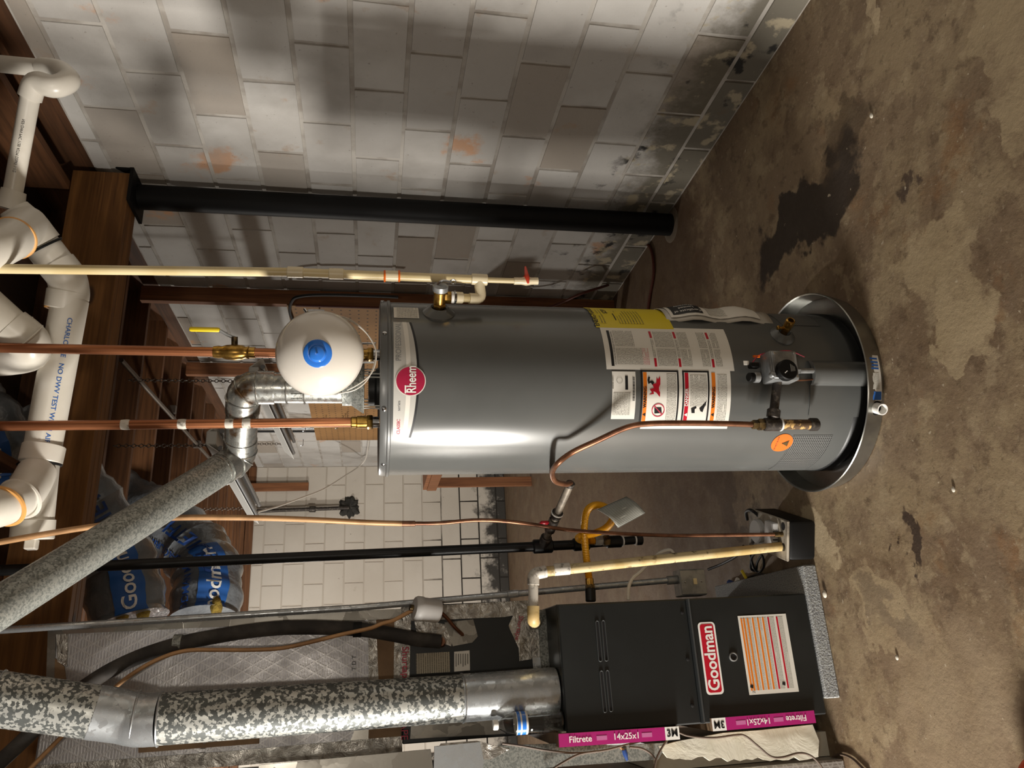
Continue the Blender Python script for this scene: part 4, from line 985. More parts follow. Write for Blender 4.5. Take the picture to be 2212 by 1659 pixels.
lb2 = tape([(981, 1408), (1014, 1405), (1015, 1448), (981, 1451)], 'white_label', ec, .001, 'data_label', 'small white data label')
for k in range(6): tape([(984+k*5, 1412), (986+k*5, 1412), (986+k*5, 1440-3*(k % 3)), (984+k*5, 1440-3*(k % 3))], 'grey_ink', lb2, .0016, 'print')
def wtext(s, px, py, size, mat, parent, y, rot=0.0, bold=0.0, sx=1.0, off=.011):
    o_ = PY(px, py, y); c, sn = math.cos(rot), math.sin(rot); me = text_mesh(s, size, bold, sx=sx)
    return MB().add_mesh(me, lambda p: o_+V((p.x*c-p.y*sn, -off, p.x*sn+p.y*c))).build('lettering', mat, parent, smooth=0)
wtext('Shurtape', 875, 1436, .03, 'red_ink', ec, EY, 3.14, .01)
wtext('TAPE', 873, 1572, .03, 'red_ink', ec, EY, 3.14)
wtext('Shurtape', 1120, 1357, .022, 'red_ink', ec, EY, 2.9)
for px, py in ((1173, 1330), (1176, 1372)): MB().lathe(PY(px, py, EY-.001), (0, -1, 0), [(.006, 0), (.0001, .002)], 10).build('screw_hole', 'black_ink', ec)

# supply plenum in reinforced foil
PLY = 2.58; PLX0, PLX1, PLZ0, PLZ1 = PY(500, 1646, PLY).x, PY(500, 1338, PLY).x, EZ1, PY(105, 1430, PLY).z
pln = thing('supply_plenum', 'tall box plenum wrapped in silvery reinforced foil above the coil', 'duct', (fxc, 2.8, PLZ0))
MB().box(((PLX0+PLX1)/2, PLY+.27, (PLZ0+PLZ1)/2), (PLX1-PLX0, .54, PLZ1-PLZ0), bev=.006).build('box', 'foil_scrim', pln, smooth=0)
PPt = lambda px, py: PY(px, py, PLY-.001)
def ptape(pts, mat, name='foil_tape', th=.002):
    LAY[0] += 1; th = (.001 if name == 'kraft_strip' else th)+.0002*LAY[0]
    return MB().prism([PPt(*p) for p in pts], (0, -th, 0)).build(name, mat, pln, smooth=0)
ptape([(800, 1330), (868, 1322), (868, 1475), (798, 1478)], 'cardboard', 'kraft_strip')
ptape([(795, 1335), (812, 1333), (818, 1478), (796, 1480)], 'foil_crinkle')
ptape([(852, 1330), (868, 1326), (866, 1478), (850, 1478)], 'foil_crinkle')
ptape([(795, 1560), (868, 1552), (866, 1604), (790, 1606)], 'cardboard', 'kraft_strip')
ptape([(770, 1566), (797, 1564), (795, 1612), (752, 1614)], 'foil_tape')
ptape([(105, 1362), (122, 1362), (118, 1505), (100, 1500)], 'foil_tape')
ptape([(122, 1364), (148, 1362), (146, 1440), (126, 1430)], 'foil_crinkle')
ptape([(118, 1420), (140, 1440), (148, 1500), (112, 1490)], 'cardboard', 'kraft_strip')
ptape([(260, 1640), (500, 1622), (790, 1596), (868, 1590), (868, 1606), (790, 1614), (500, 1644), (260, 1662)], 'foil_crinkle')
ptape([(300, 1596), (560, 1580), (560, 1606), (300, 1626)], 'cardboard', 'kraft_strip')
MB().box((PLX1-.006, PLY-.004, (PLZ0+PLZ1)/2), (.03, .012, PLZ1-PLZ0)).build('corner_tape', 'foil_tape', pln, smooth=0)
MB().box((PLX0+.01, PLY-.004, (PLZ0+PLZ1)/2), (.04, .012, PLZ1-PLZ0)).build('corner_tape', 'foil_crinkle', pln, smooth=0)
wtext('181A-P 11/89', 440, 1603, .022, 'grey_ink', pln, PLY, 3.1, off=.012)
wtext('T D T', 765, 1432, .018, 'black_ink', pln, PLY, 0, off=.003)

# return duct and filters
RX1, RY = -.345, 2.43
rd = thing('return_duct', 'foil faced return air duct with white tape standing left of the furnace', 'duct', (RX1-.3, RY+.3, 0))
MB().box((RX1-.3, RY+.3, 1.2), (.6, .6, 2.4), bev=.005).build('box', 'foil_scrim_brown', rd, smooth=0)
RPt = lambda px, py: PY(px, py, RY-.001)
MB().box((-.318, 2.90, 1.65), (.054, .25, 1.5)).build('gap_shade_panel', 'furnace_black', rd, smooth=0)  # black box added to stand for the shaded gap beside the plenum
MB().box((-.307, RY+.33, .30), (.072, .5, .60)).build('filter_rack', 'white_tape', rd, smooth=0)
def rtape(pts, mat, name='tape', th=.002):
    LAY[0] += 1; th = th+.0003*LAY[0]
    return MB().prism([RPt(*p) for p in pts], (0, -th, 0)).build(name, mat, rd, smooth=0)
rnd = random.Random(3)
edge = [(1480-40+i*13, 1640+rnd.uniform(-6, 5)) for i in range(26)]
rtape([(1465, 1600), (1560, 1583), (1640, 1577), (1752, 1565), (1766, 1600), (1764, 1632)] + edge[::-1] + [(1420, 1612)], 'white_tape', 'white_tape')
rtape([(938, 1612), (1036, 1602), (1044, 1642), (1040, 1668), (936, 1668)], 'galv_bright', 'metal_plate', .004)
rtape([(930, 1640), (952, 1606), (1030, 1600), (1100, 1618), (1060, 1640)], 'foil_crinkle')
rtape([(1040, 1612), (1200, 1606), (1330, 1610), (1440, 1604), (1420, 1640), (1040, 1668)], 'galv_dull', 'metal_strip', .001)
rtape([(560, 1652), (930, 1618), (936, 1668), (560, 1668)], 'foil_tape')
MB().tube([RPt(1610, 1604), RPt(1604, 1618), RPt(1612, 1622), RPt(1622, 1612), RPt(1626, 1600)], .0007, 5).tube([RPt(1597, 1594), RPt(1604, 1606)], .0007, 5).build('marker_scrawl', 'black_ink', rd)
def filt(name, label, p_top, p_bot, white_low, flip):
    y = 2.385; a, b_ = PY(*p_top, y), PY(*p_bot, y); t = thing(name, label, 'air filter', (b_.x, y+.3, b_.z), group=None)
    ux = .036; d = (a-b_).normalized(); L_ = (a-b_).length; sx = V((1, 0, 0)); cen = (a+b_)/2
    Rm = Matrix((V((1, 0, 0)), V((0, 1, 0)), V((0, 0, 1)))).transposed(); ang = math.atan2(d.x, d.z); Rm = Matrix.Rotation(ang, 3, 'Y')
    MB().box(cen+V((0, .30, 0)), (ux, .60, L_), Rm).build('cardboard_frame', 'cardboard', t, smooth=0)
    def lp(u, v): return cen+Rm @ V((u, -.0008, v))
    MB().prism([lp(-ux/2, -L_/2), lp(ux/2, -L_/2), lp(ux/2, L_/2), lp(-ux/2, L_/2)], (0, -.0006, 0)).build('printed_edge', 'magenta', t, smooth=0)
    e0, e1 = (-L_/2, -L_/2+.045) if white_low else (L_/2-.045, L_/2)
    MB().prism([lp(-ux/2, e0)+V((0, -.0008, 0)), lp(ux/2, e0)+V((0, -.0008, 0)), lp(ux/2, e1)+V((0, -.0008, 0)), lp(-ux/2, e1)+V((0, -.0008, 0))], (0, -.0006, 0)).build('white_panel', 'white_ink', t, smooth=0)
    sgn = -1 if flip else 1
    def put(s, pos, size, mat, bold=0, sx_=1):
        me = text_mesh(s, size, bold, sx=sx_); MB().add_mesh(me, lambda p: lp(sgn*p.y*1.0, pos-sgn*p.x*1.0)+V((0, -.0022, 0))).build('lettering', mat, t, smooth=0)
    put('3M', (e0+e1)/2, .028, 'black_ink', .03)
    far = L_/2-.065 if white_low else -L_/2+.065; put('Filtrete', far, .024, 'white_ink', .015)
    put('14x25x1', 0.0 - (.02 if white_low else -.02), .024, 'white_ink', .012)
    for q in (.25, .74):
        z = far+(((e0+e1)/2)-far)*(q-.02)
        MB().prism([lp(-.006, z-.016)+V((0, -.0008, 0)), lp(.006, z-.016)+V((0, -.0008, 0)), lp(.006, z+.016)+V((0, -.0008, 0)), lp(-.006, z+.016)+V((0, -.0008, 0))], (0, -.0004, 0)).build('print', 'magenta_pale', t, smooth=0)
    MB().box(cen+Rm @ V((ux/2+.002, .3, 0)), (.004, .56, L_-.03), Rm).build('pleated_media', 'white_tape', t, smooth=0)
filt('air_filter', 'pink edged air filter beside the upper furnace door, brand reading upwards', (1207, 1600), (1467, 1583), True, False)
filt('air_filter', 'pink edged air filter low beside the lower furnace door, print upside down', (1538, 1566), (1760, 1548), False, True)

# furnace vent
vn = thing('furnace_vent', 'thick spangled galvanized vent pipe rising from the furnace top', 'vent pipe', (-.09, 2.49, FZ1))
VY = 2.49
w0, w1 = PY(1197, 1492, VY), PY(998, 1508, VY); w2 = PY(345, 1553, VY-.08); w3 = PY(310, 1553, VY-.08); w4 = PD(-70, 1500, 1.96); w5 = ext(w3, w4, 2.70)
w0.z = FZ1+.004
MB().tube([w0, w1], .069, 36).build('lower_pipe', 'galv_bright', vn)
MB().tube([w1, w2], .0675, 36).build('upper_pipe', 'galv_spangle', vn)
MB().tube(cr([w2, w2.lerp(w3, .5)+V((0, 0, .03)), w3+V((.01, 0, .05)), w3.lerp(w4, .3)], 3), .069, 36, False).build('elbow', 'galv_bright', vn)
MB().tube([w3.lerp(w4, .28), w5], .068, 36).build('offset_pipe', 'galv_spangle', vn)
for c_, a_ in ((w1, w2-w1), (w2, w2-w1), (w3+V((.004, 0, .02)), w4-w1), (w3.lerp(w4, .85), w4-w3)): MB().ring(c_, a_, .069, .003, 44, 6).build('bead', 'galv_bright', vn)

# condensate drain into the pump
cp = thing('condensate_drain', 'dirty cream plastic drain pipe with elbows running down to the condensate pump', 'pipe', (.25, 2.4, .1))
KY = 2.385; k0 = PY(1157, 1346, EY-.005); k1 = PY(1152, 1340, KY); k2 = PY(1152, 1240, KY); k3 = PY(1190, 1232, KY); k4 = PY(1262, 1226, KY-.005)
PMX, PMY = .375, 2.455
k5 = PY(1702, 1179, 2.40)
MB().tube(rounded([k0, k1, k1.lerp(k2, .3)], .03), .019, 16).build('elbow', 'pvc_dirty', cp)
MB().tube([k1.lerp(k2, .25), k1.lerp(k2, .8)], .0155, 16).build('pipe', 'pvc_grey_dirty', cp)
MB().tube(rounded([k1.lerp(k2, .76), k2, k2.lerp(k3, .72)], .04), .019, 16).build('elbow', 'pvc_grey_dirty', cp)
MB().tube([k2.lerp(k3, .6), k4, k5], .0155, 16).build('long_pipe', 'pvc_dirty', cp)
MB().cyl(PY(1196, 1231, KY), PY(1231, 1228, KY-.003), .019, 18, .002).build('coupling', 'pvc_grey_dirty', cp)

# condensate pump
ang = math.atan2(.054, .124)*-1
pu = thing('condensate_pump', 'small condensate pump with black tank and dirty grey lid on the floor', 'pump', (.372, 2.475, 0), -.36)
MB().box((0, 0, .05), (.132, .26, .098), bev=.012, seg=2).build('tank', 'black_plastic', pu, local=True)
MB().box((0, 0, .1035), (.136, .264, .009), bev=.003).build('lid', 'lid_grey', pu, smooth=0, local=True)
MB().box((.008, -.045, .118), (.085, .06, .022), bev=.006, seg=2).build('switch_cover', 'pump_white', pu, local=True)
MB().cyl((.0, .045, .108), (.0, .045, .130), .042, 24, .004).build('motor_cover', 'pump_white', pu, local=True)
for k in range(4): MB().box((-.02+.014*k, -.076, .12), (.004, .004, .016)).build('slot', 'black_ink', pu, smooth=0, local=True)
for x, y in ((.045, -.105), (-.025, -.108), (-.05, .1)): MB().lathe((x, y, .1085), (0, 0, 1), [(.013, 0), (.0001, .0006)], 16).build('lid_hole', 'black_ink', pu, local=True)
dtb = PY(1690, 1154, 2.37)
MB().cyl(dtb, dtb+V((0, 0, .03)), .009, 12).build('discharge_fitting', 'brass_dark', pu)
dt = thing('discharge_tube', 'thin copper condensate tube with a coupling rising past the gas pipe', 'tube', (dtb.x, dtb.y, .12))
MB().tube(cr([dtb+V((0, 0, .025)), PY(1560, 1156, 2.385), PY(1450, 1157, 2.40), PY(1330, 1152, 2.41), PY(1230, 1145, 2.41), PY(1150, 1133, 2.41), PY(1080, 1125, 2.41), PY(1020, 1124, 2.41), PY(950, 1130, 2.41), PY(880, 1131, 2.41)], 6), .0062, 10).build('copper_tube', 'copper_old', dt)
MB().cyl(PY(868, 1131, 2.41), PY(897, 1131, 2.41), .0088, 12, .001).build('coupling', 'copper_old', dt)
MB().tube(cr([PY(870, 1131, 2.41), PY(800, 1129, 2.40), PY(700, 1124, 2.38), PY(600, 1120, 2.37), PY(500, 1118, 2.36), PY(400, 1118, 2.36), PY(300, 1122, 2.35), PY(230, 1133, 2.34), PY(120, 1150, 2.33), PY(-50, 1180, 2.32)], 6), .0085, 10).build('tan_tube', 'copper_tan', dt)

# conduit and switch box on the furnace side
cn = thing('electrical_conduit', 'thin metal conduit running down to the switch box beside the furnace', 'conduit', (.2, 2.45, .5))
q1 = PY(780, 1312, 2.56); q0 = ext(q1, PY(-60, 1365, 2.56)); q2 = PY(1462, 1252, 2.545)
MB().tube([q0, q1, q2], .0105, 12).build('conduit', 'galv_bright', cn)
MB().cyl(PY(1440, 1254, 2.545), PY(1465, 1252, 2.545), .0145, 14, .002).build('connector', 'zinc', cn)
MB().cyl(PY(1095, 1284, 2.553), PY(1120, 1282, 2.553), .0125, 14, .002).build('coupling', 'galv_bright', cn)
sb = thing('switch_box', 'grey metal switch box on the side of the furnace', 'switch', (.2, 2.46, .38))
s0 = PY(1498, 1256, 2.51); MB().box((s0.x-.002, 2.545, s0.z), (.088, .06, .092), bev=.003).build('box', 'zinc', sb, smooth=0)
MB().box((s0.x-.002, 2.512, s0.z), (.08, .004, .09), bev=.001).build('cover_plate', 'zinc', sb, smooth=0)
MB().box((s0.x, 2.508, s0.z-.005), (.020, .006, .012)).build('toggle', 'cpvc', sb, smooth=0)
for z in (-.03, .03): MB().lathe((s0.x, 2.51, s0.z+z), (0, -1, 0), [(.004, 0), (.002, .002)], 10).build('screw', 'chrome', sb)
wh2 = tag(MB().tube(cr([PY(1357, 1296, 2.46), PY(1358, 1270, 2.46), PY(1366, 1250, 2.46), PY(1385, 1233, 2.47), PY(1420, 1198, 2.47), PY(1445, 1188, 2.47), PY(1455, 1195, 2.47)], 6), .0058, 8).build('thermostat_wire', 'cable_white'), 'pale wire looping out of the furnace side above the switch box', 'wire')

# refrigerant lines
ls = thing('refrigerant_line', 'thick black insulated refrigerant line curving up from the coil cabinet', 'pipe', (0, 2.45, 1.3))
LY = 2.54
lp_ = [(952, 1386), (900, 1381), (850, 1371), (780, 1360), (700, 1356), (620, 1356), (540, 1363), (460, 1376), (390, 1390), (310, 1415), (240, 1447), (180, 1485), (120, 1530), (60, 1590), (-20, 1665)]
MB().tube(cr([PY(x, y, LY-.008*min(1, (952-x)/200)) for x, y in lp_], 5), .0215, 16).build('foam_sleeve', 'rubber_foam', ls)
e_ = PY(952, 1386, LY); MB().tube([e_, V((e_.x-.004, EY+.01, e_.z-.008))], .014, 12).build('copper_stub', 'copper_old', ls)
for px, py in ((384, 1388), (772, 1360)):
    MB().cyl(PY(px-9, py, LY-.008), PY(px+9, py, LY-.008), .0235, 16).build('tape_wrap', 'galv_dull' if px < 500 else 'black_plastic', ls)
lq = thing('liquid_line', 'slim copper liquid line following the black insulated refrigerant line', 'pipe', (0, 2.4, 1.3))
MB().tube(cr([PY(x, y, 2.506 if x > 250 else 2.53) for x, y in [(900, 1316), (880, 1324), (850, 1340), (825, 1347), (800, 1357), (740, 1370), (680, 1385), (610, 1400), (540, 1404), (470, 1404), (400, 1406), (340, 1425), (280, 1460), (230, 1502), (170, 1555), (60, 1665)]], 5), .0062, 10).build('copper_tube', 'copper_tan', lq)
dr = thing('filter_drier', 'pale grey filter drier canister on the copper liquid line', 'filter drier', PY(922, 1315, 2.51))
d0, d1 = PY(893, 1313, 2.50), PY(950, 1321, 2.52); dd = (d1-d0).normalized(); DL = (d1-d0).length
MB().lathe(d0, dd, [(.012, 0), (.034, .003), (.038, .010), (.038, .028), (.0365, .030), (.0365, DL-.008), (.032, DL-.001), (.01, DL)], 32).build('shell', 'pump_white', dr)
MB().cyl(d0-dd*.012, d0+dd*.004, .009, 12).build('inlet', 'brass_dark', dr)
MB().tube(cr([d1, PY(965, 1335, 2.53), PY(982, 1355, 2.545), PY(1000, 1372, EY)], 5), .0062, 8).build('outlet_tube', 'copper_old', dr)

# water bottle on the furnace
bp = PY(1203, 1556, 2.437); bz = FZ1+.001
wb_ = thing('water_bottle', 'clear plastic water bottle with blue label standing on the furnace top', 'bottle', (bp.x, 2.432, bz))
pr = [(.001, 0), (.027, 0), (.0315, .006)]
for k in range(10): pr += [(.0325, .012+k*.0095), (.0305, .0165+k*.0095)]
pr += [(.0325, .110), (.0325, .148), (.031, .155), (.026, .172), (.017, .188), (.0125, .194), (.0125, .200)]
pr += [(r_-.0009, h_+(.0012 if h_ < .002 else 0)) for r_, h_ in pr[::-1] if r_ > .002]+[(.0001, .0012)]
MB().lathe((bp.x, 2.432, bz), (0, 0, 1), pr, 32, False).build('bottle_body', 'clear_plastic', wb_, smooth=60)
b = MB(); b.lathe((bp.x, 2.432, bz), (0, 0, 1), [(.0330, .112), (.0330, .146)], 32, False); lbw = b.build('wrap_label', 'white_label', wb_, label='white and blue wrap label')
for z0, z1 in ((.118, .130), (.135, .144)): MB().lathe((bp.x, 2.432, bz), (0, 0, 1), [(.0333, z0), (.0333, z1)], 32, False).build('label_band', 'blue_plastic', lbw)
MB().cyl((bp.x, 2.432, bz+.198), (bp.x, 2.432, bz+.214), .0148, 20, .002).build('cap', 'white_ink', wb_)

# loose low-voltage cables on the return duct
def cable(name, label, pts, y, r, mat, group=None):
    o = MB().tube(cr([PY(p[0], p[1], p[2] if len(p) > 2 else y) for p in pts], 6), r, 8).build(name, mat); return tag(o, label, 'cable', group)
cable('thermostat_cable', 'brown cable sagging across the return duct below the upper filter', [(1085, 1606), (1130, 1612), (1180, 1621), (1240, 1627), (1300, 1622), (1350, 1610), (1392, 1598), (1400, 1590)], RY-.015, .0033, 'cable_brown')
cable('thermostat_cable', 'short brown cable joining the sagging cable over the grey metal strip', [(1180, 1670), (1215, 1648), (1250, 1630), (1290, 1623)], RY-.022, .0033, 'cable_brown')
cable('thermostat_cable', 'brown cable hanging beside the blue wire nut on the duct', [(1360, 1614), (1385, 1617), (1405, 1628), (1416, 1645), (1408, 1672)], RY-.02, .0033, 'cable_brown')
cable('thermostat_cable', 'short brown cable crossing from the filter corner to the duct edge', [(1446, 1592), (1430, 1615), (1418, 1640), (1412, 1670)], RY-.03, .0033, 'cable_brown')
cable('thermostat_cable', 'long brown cable waving over the white tape towards the floor', [(1466, 1582), (1490, 1590), (1540, 1594), (1590, 1588), (1610, 1590), (1640, 1614), (1665, 1634), (1690, 1636), (1725, 1627), (1750, 1632), (1770, 1650), (1785, 1675)], RY-.03, .0033, 'cable_brown')
tag(MB().tube(cr([PZ(x, y, .006) for x, y in [(1782, 1660), (1795, 1640), (1815, 1630), (1840, 1638), (1862, 1658), (1880, 1675)]], 6), .004, 8).build('floor_cable', 'cable_brown'), 'thin dark cable curling on the floor by the return duct', 'cable')
wn = thing('wire_nut', 'blue wire nut on joined thermostat wires on the return duct', 'wire nut', PY(1352, 1628, RY-.02))
MB().lathe(PY(1348, 1620, RY-.015), PY(1354, 1640, RY-.015)-PY(1348, 1620, RY-.015), [(.007, 0), (.0075, .012), (.003, .03)], 12).build('cap', 'navy_ink', wn)
MB().tube([PY(1340, 1615, RY-.012), PY(1349, 1622, RY-.015)], .003, 6).build('wire', 'copper_tan', wn)

# pump power lead, plugs
pc = thing('pump_cord', 'coiled black power cord lying between pump and furnace', 'cord', PZ(1640, 1230, 0))
MB().tube(cr([PZ(x, y, z) for x, y, z in [(1620, 1195, .06), (1628, 1225, .03), (1640, 1236, .012), (1650, 1222, .03), (1646, 1200, .05), (1636, 1215, .03), (1633, 1232, .012), (1622, 1228, .03), (1624, 1205, .05), (1634, 1192, .06)]], 6), .0045, 8).build('coil', 'cable_black', pc)
MB().tube(cr([PZ(x, y, .012) for x, y in [(1612, 1250), (1640, 1240), (1668, 1250), (1684, 1266), (1676, 1276), (1650, 1278), (1620, 1272), (1590, 1268)]], 6), .005, 8).build('lead', 'cable_black', pc)
MB().cyl(PZ(1595, 1267, .02), PZ(1574, 1258, .03), .012, 12, .003).build('blue_wrap', 'navy_ink', pc, label='blue taped splice')
MB().cyl(PZ(1594, 1250, .02), PZ(1588, 1262, .025), .008, 10).build('white_sleeve', 'white_ink', pc)
MB().tube([PZ(1602, 1232, .03), PZ(1612, 1250, .02)], .006, 8).build('yellow_sleeve', 'yellow_grip', pc)
MB().tube(cr([PZ(1530, 1230, .12), PZ(1560, 1218, .10), PZ(1592, 1200, .10), PZ(1606, 1180, .14)], 6), .0055, 8).build('lead', 'cable_black', pc)
MB().tube(cr([PZ(1614, 1122, .09), PZ(1612, 1106, .12), PZ(1622, 1102, .13), PZ(1634, 1110, .11), PZ(1640, 1118, .10)], 6), .006, 8).build('lead', 'cable_black', pc)

# ------------------------------------------------------------------ plastic drain lines under the joists
def PQ(px, py, d): return PD(px, py, d*1.12)
pv = thing('drain_pipe', 'white plastic drain line with elbows and clean-out slung under the joists', 'pipe', (.8, 2.0, 2.2))
R3 = .0500
a1_, a2_ = PQ(152, 648, 2.03), PQ(89, 985, 1.98)
MB().tube([a1_, a2_], R3, 28).build('pipe', 'pvc', pv)
ad = (a2_-a1_).normalized()
MB().cyl(PQ(148, 628, 2.03), PQ(142, 668, 2.03), R3+.007, 30, .003).build('hub', 'pvc', pv)
MB().ring(PQ(142, 669, 2.03), ad, R3+.003, .004, 36, 6).build('primer_ring', 'primer', pv)
n1, n2 = PQ(48, 470, 1.96), PQ(122, 570, 2.01)
MB().tube(cr([n2, PQ(143, 598, 2.02), PQ(150, 628, 2.03), PQ(149, 645, 2.03)], 5), R3+.004, 28).build('elbow', 'pvc', pv)
MB().tube([PQ(75, 510, 1.98), n2], R3, 28).build('pipe', 'pvc', pv)
MB().tube([PQ(30, 450, 1.95), PQ(62, 492, 1.97), PQ(90, 528, 1.99)], [R3*.8, R3+.006, R3+.006], 28).build('tee', 'pvc', pv)
MB().ring(PQ(94, 534, 1.99), n2-n1, R3+.003, .004, 36, 6).build('perforated_strap', 'black_plastic', pv)
MB().tube([PQ(60, 485, 1.96), PQ(20, 520, 1.80), PQ(-30, 545, 1.72), PQ(-170, 610, 1.6)], R3+.004, 28).build('branch', 'pvc', pv)
MB().ring(PQ(28, 515, 1.83), PQ(-30, 545, 1.72)-PQ(60, 485, 1.96), R3+.004, .005, 36, 6).build('primer_ring', 'primer', pv)
MB().tube([PQ(20, 452, 1.95), PQ(30, 412, 1.95)], [.038, .0315], 22).build('reducer', 'pvc', pv)
s0_, s1_ = PQ(26, 425, 1.95), PQ(66, 205, 1.91)
MB().tube([s0_, s1_], .0252, 20).build('small_pipe', 'pvc', pv)
me = text_mesh('NSF-DWV PVC 1120 ASTM D2665 1-1/2', .011)
sd = (s1_-s0_).normalized(); sn = (CAM-s0_); sn = (sn-sd*sn.dot(sd)).normalized(); ss = sn.cross(sd)
MB().add_mesh(me, lambda p: (s0_+s1_)/2 + sd*(-p.x*.8) + (sn*math.cos(p.y/.0252+.2)+ss*math.sin(p.y/.0252+.2))*-(-.0256)).build('lettering', 'black_ink', pv, smooth=0)
MB().tube(rounded([PQ(64, 212, 1.91), PQ(75, 175, 1.90), PQ(118, 190, 1.9), PQ(152, 175, 1.93), PQ(130, 152, 1.98), PQ(92, 148, 2.0)], .06, 6), .031, 22).build('return_bend', 'pvc', pv)
MB().tube([PQ(100, 148, 2.0), ext(PQ(100, 148, 2.0), PQ(-60, 132, 2.05))], .0252, 20).build('small_pipe', 'pvc', pv)
# lower end: wye, branch and clean-out
b1_, b2_ = PQ(85, 1008, 1.97), PQ(70, 1160, 1.93)
MB().cyl(PQ(96, 962, 1.985), PQ(87, 1000, 1.97), R3+.007, 30, .003).build('hub', 'pvc', pv)
MB().ring(PQ(86, 1004, 1.97), b2_-b1_, R3+.004, .0045, 36, 6).build('perforated_strap', 'black_plastic', pv)
MB().tube([PQ(88, 985, 1.98), b2_], R3+.001, 28).build('wye', 'pvc', pv)
MB().tube(cr([PQ(80, 1020, 1.95), PQ(55, 1062, 1.88), PQ(15, 1090, 1.8), PQ(-50, 1110, 1.74), PQ(-170, 1160, 1.66)], 5), R3+.002, 28).build('branch', 'pvc', pv)
MB().ring(PQ(42, 1078, 1.85), PQ(-50, 1110, 1.74)-PQ(80, 1020, 1.95), R3+.005, .006, 36, 6).build('hub', 'pvc', pv)
MB().ring(PQ(8, 1094, 1.79), PQ(-50, 1110, 1.74)-PQ(80, 1020, 1.95), R3+.004, .006, 36, 6).build('primer_ring', 'primer', pv)
MB().cyl(PQ(73, 1122, 1.94), PQ(69, 1166, 1.93), R3+.006, 30, .003).build('hub', 'pvc', pv)
MB().box(PQ(68, 1176, 1.93), (.03, .03, .03), bev=.003).build('cleanout_plug', 'pvc', pv, smooth=0)
me = text_mesh('CHARLOTTE   NO DWV TEST WITH AIR', .018, .01)
a0_ = PQ(138, 690, 2.03); pn_ = (CAM-a0_); pn_ = (pn_-ad*pn_.dot(ad)).normalized(); ps = ad.cross(pn_)
xs = [v.co.x for v in me.vertices]; x0_ = min(xs)
MB().add_mesh(me, lambda p: a0_ + ad*((p.x-x0_)*1.15) + (pn_*math.cos(p.y/R3+.15)-ps*math.sin(p.y/R3+.15))*(R3+.0006) - (a0_-(a1_+ad*(a0_-a1_).dot(ad)))).build('lettering', 'blue_ink', pv, smooth=0)
pv2 = thing('drain_pipe', 'short white plastic drain elbow above the copper riser with yellow lever', 'pipe', PQ(40, 740, 1.9))
MB().tube([PQ(-50, 640, 1.86), PQ(40, 720, 1.92)], R3, 28).build('pipe', 'pvc', pv2)
MB().tube(cr([PQ(22, 704, 1.91), PQ(60, 735, 1.93), PQ(62, 760, 1.95), PQ(20, 770, 1.98), PQ(-40, 774, 2.0)], 5), R3+.005, 28).build('elbow', 'pvc', pv2)
for px, py in ((34, 714), (56, 732)): MB().ring(PQ(px, py, 1.92), PQ(40, 720, 1.92)-PQ(-50, 640, 1.86), R3+.005, .003, 36, 6).build('hub', 'pvc', pv2)

# ------------------------------------------------------------------ flexible ducts in printed bags
def flex(label, pts, r, texts, nm='flex_duct'):
    P = cr([PD(*p) for p in pts], 10); t = thing(nm, label, 'duct', P[-1], group=None); n = len(P)
    b = MB(); rr = [r*(1+.05*math.sin(i*1.1)+.03*math.sin(i*2.7)) for i in range(n)]
    b.tube(P, rr, 30); sk = b.build('bag_sleeve', 'duct_bag', t)
    # arc-length frames for the print
    cum = [0.0]
    for i in range(n-1): cum.append(cum[-1]+(P[i+1]-P[i]).length)
    def at(s):
        s = min(max(s, 0), cum[-1]*.999)
        for i in range(n-1):
            if cum[i+1] >= s: f = (s-cum[i])/(cum[i+1]-cum[i]); return P[i].lerp(P[i+1], f), (P[i+1]-P[i]).normalized(), rr[i]*(1-f)+rr[i+1]*f
    def surf(s, a):
        c_, d, q = at(s); nn = (CAM-c_); nn = (nn-d*nn.dot(d)).normalized(); sd_ = d.cross(nn); return c_+(nn*math.cos(a)+sd_*math.sin(a))*(q+.003)
    for body, s, a, size, mat, box, flip in texts:
        me = text_mesh(body, size, .015); sg = -1 if flip else 1
        if box:
            w_ = max(v.co.x for v in me.vertices)+size*.3; b = MB(); b.grid(lambda u, v: surf(s+u, a+v)+(CAM-surf(s+u, a+v)).normalized()*.006, linsp(-w_, w_, 30), linsp(-size*.75/r, size*.75/r, 8)); b.build('printed_band', 'blue_ink', sk)
        MB().add_mesh(me, lambda p: surf(s+sg*p.x, a+p.y/r)+(CAM-surf(s+sg*p.x, a+p.y/r)).normalized()*.012).build('lettering', mat, sk, smooth=0)
    return t, P
dA_, _ = flex('bulging bagged flexible duct drooping behind the slanted flue pipe beside the girder', [(30, 900, 3.25), (110, 1000, 3.3), (195, 1110, 3.35), (255, 1215, 3.35), (280, 1345, 3.25)], .155,
     [('QUIETFLEX', .48, -.25, .10, 'navy_ink', False, True), ('MANUFACTURING CO.', .56, .42, .05, 'navy_ink', False, True), ('Goodman', .86, -.1, .085, 'white_ink', True, True)])
dB_, _ = flex('bagged flexible duct arching down farthest from the girder, nearest the back wall', [(170, 1010, 4.5), (290, 1095, 4.4), (395, 1165, 4.25), (447, 1235, 4.1), (440, 1345, 3.9)], .175,
     [('QUIETFLEX', .36, .55, .11, 'navy_ink', False, True), ('QUIETFLEX', .97, -.05, .115, 'navy_ink', False, True), ('GOODMAN MANUFACTURING CO', 1.1, .62, .055, 'navy_ink', False, True), ('Goodman', 1.33, -.15, .10, 'white_ink', True, True)])
flex('bagged flexible duct tucked up behind the white drain line hub', [(-70, 860, 2.95), (-10, 930, 2.95), (5, 1010, 3.0), (-20, 1100, 3.0)], .115,
     [('Goodman', .22, .2, .065, 'white_ink', True, True)])
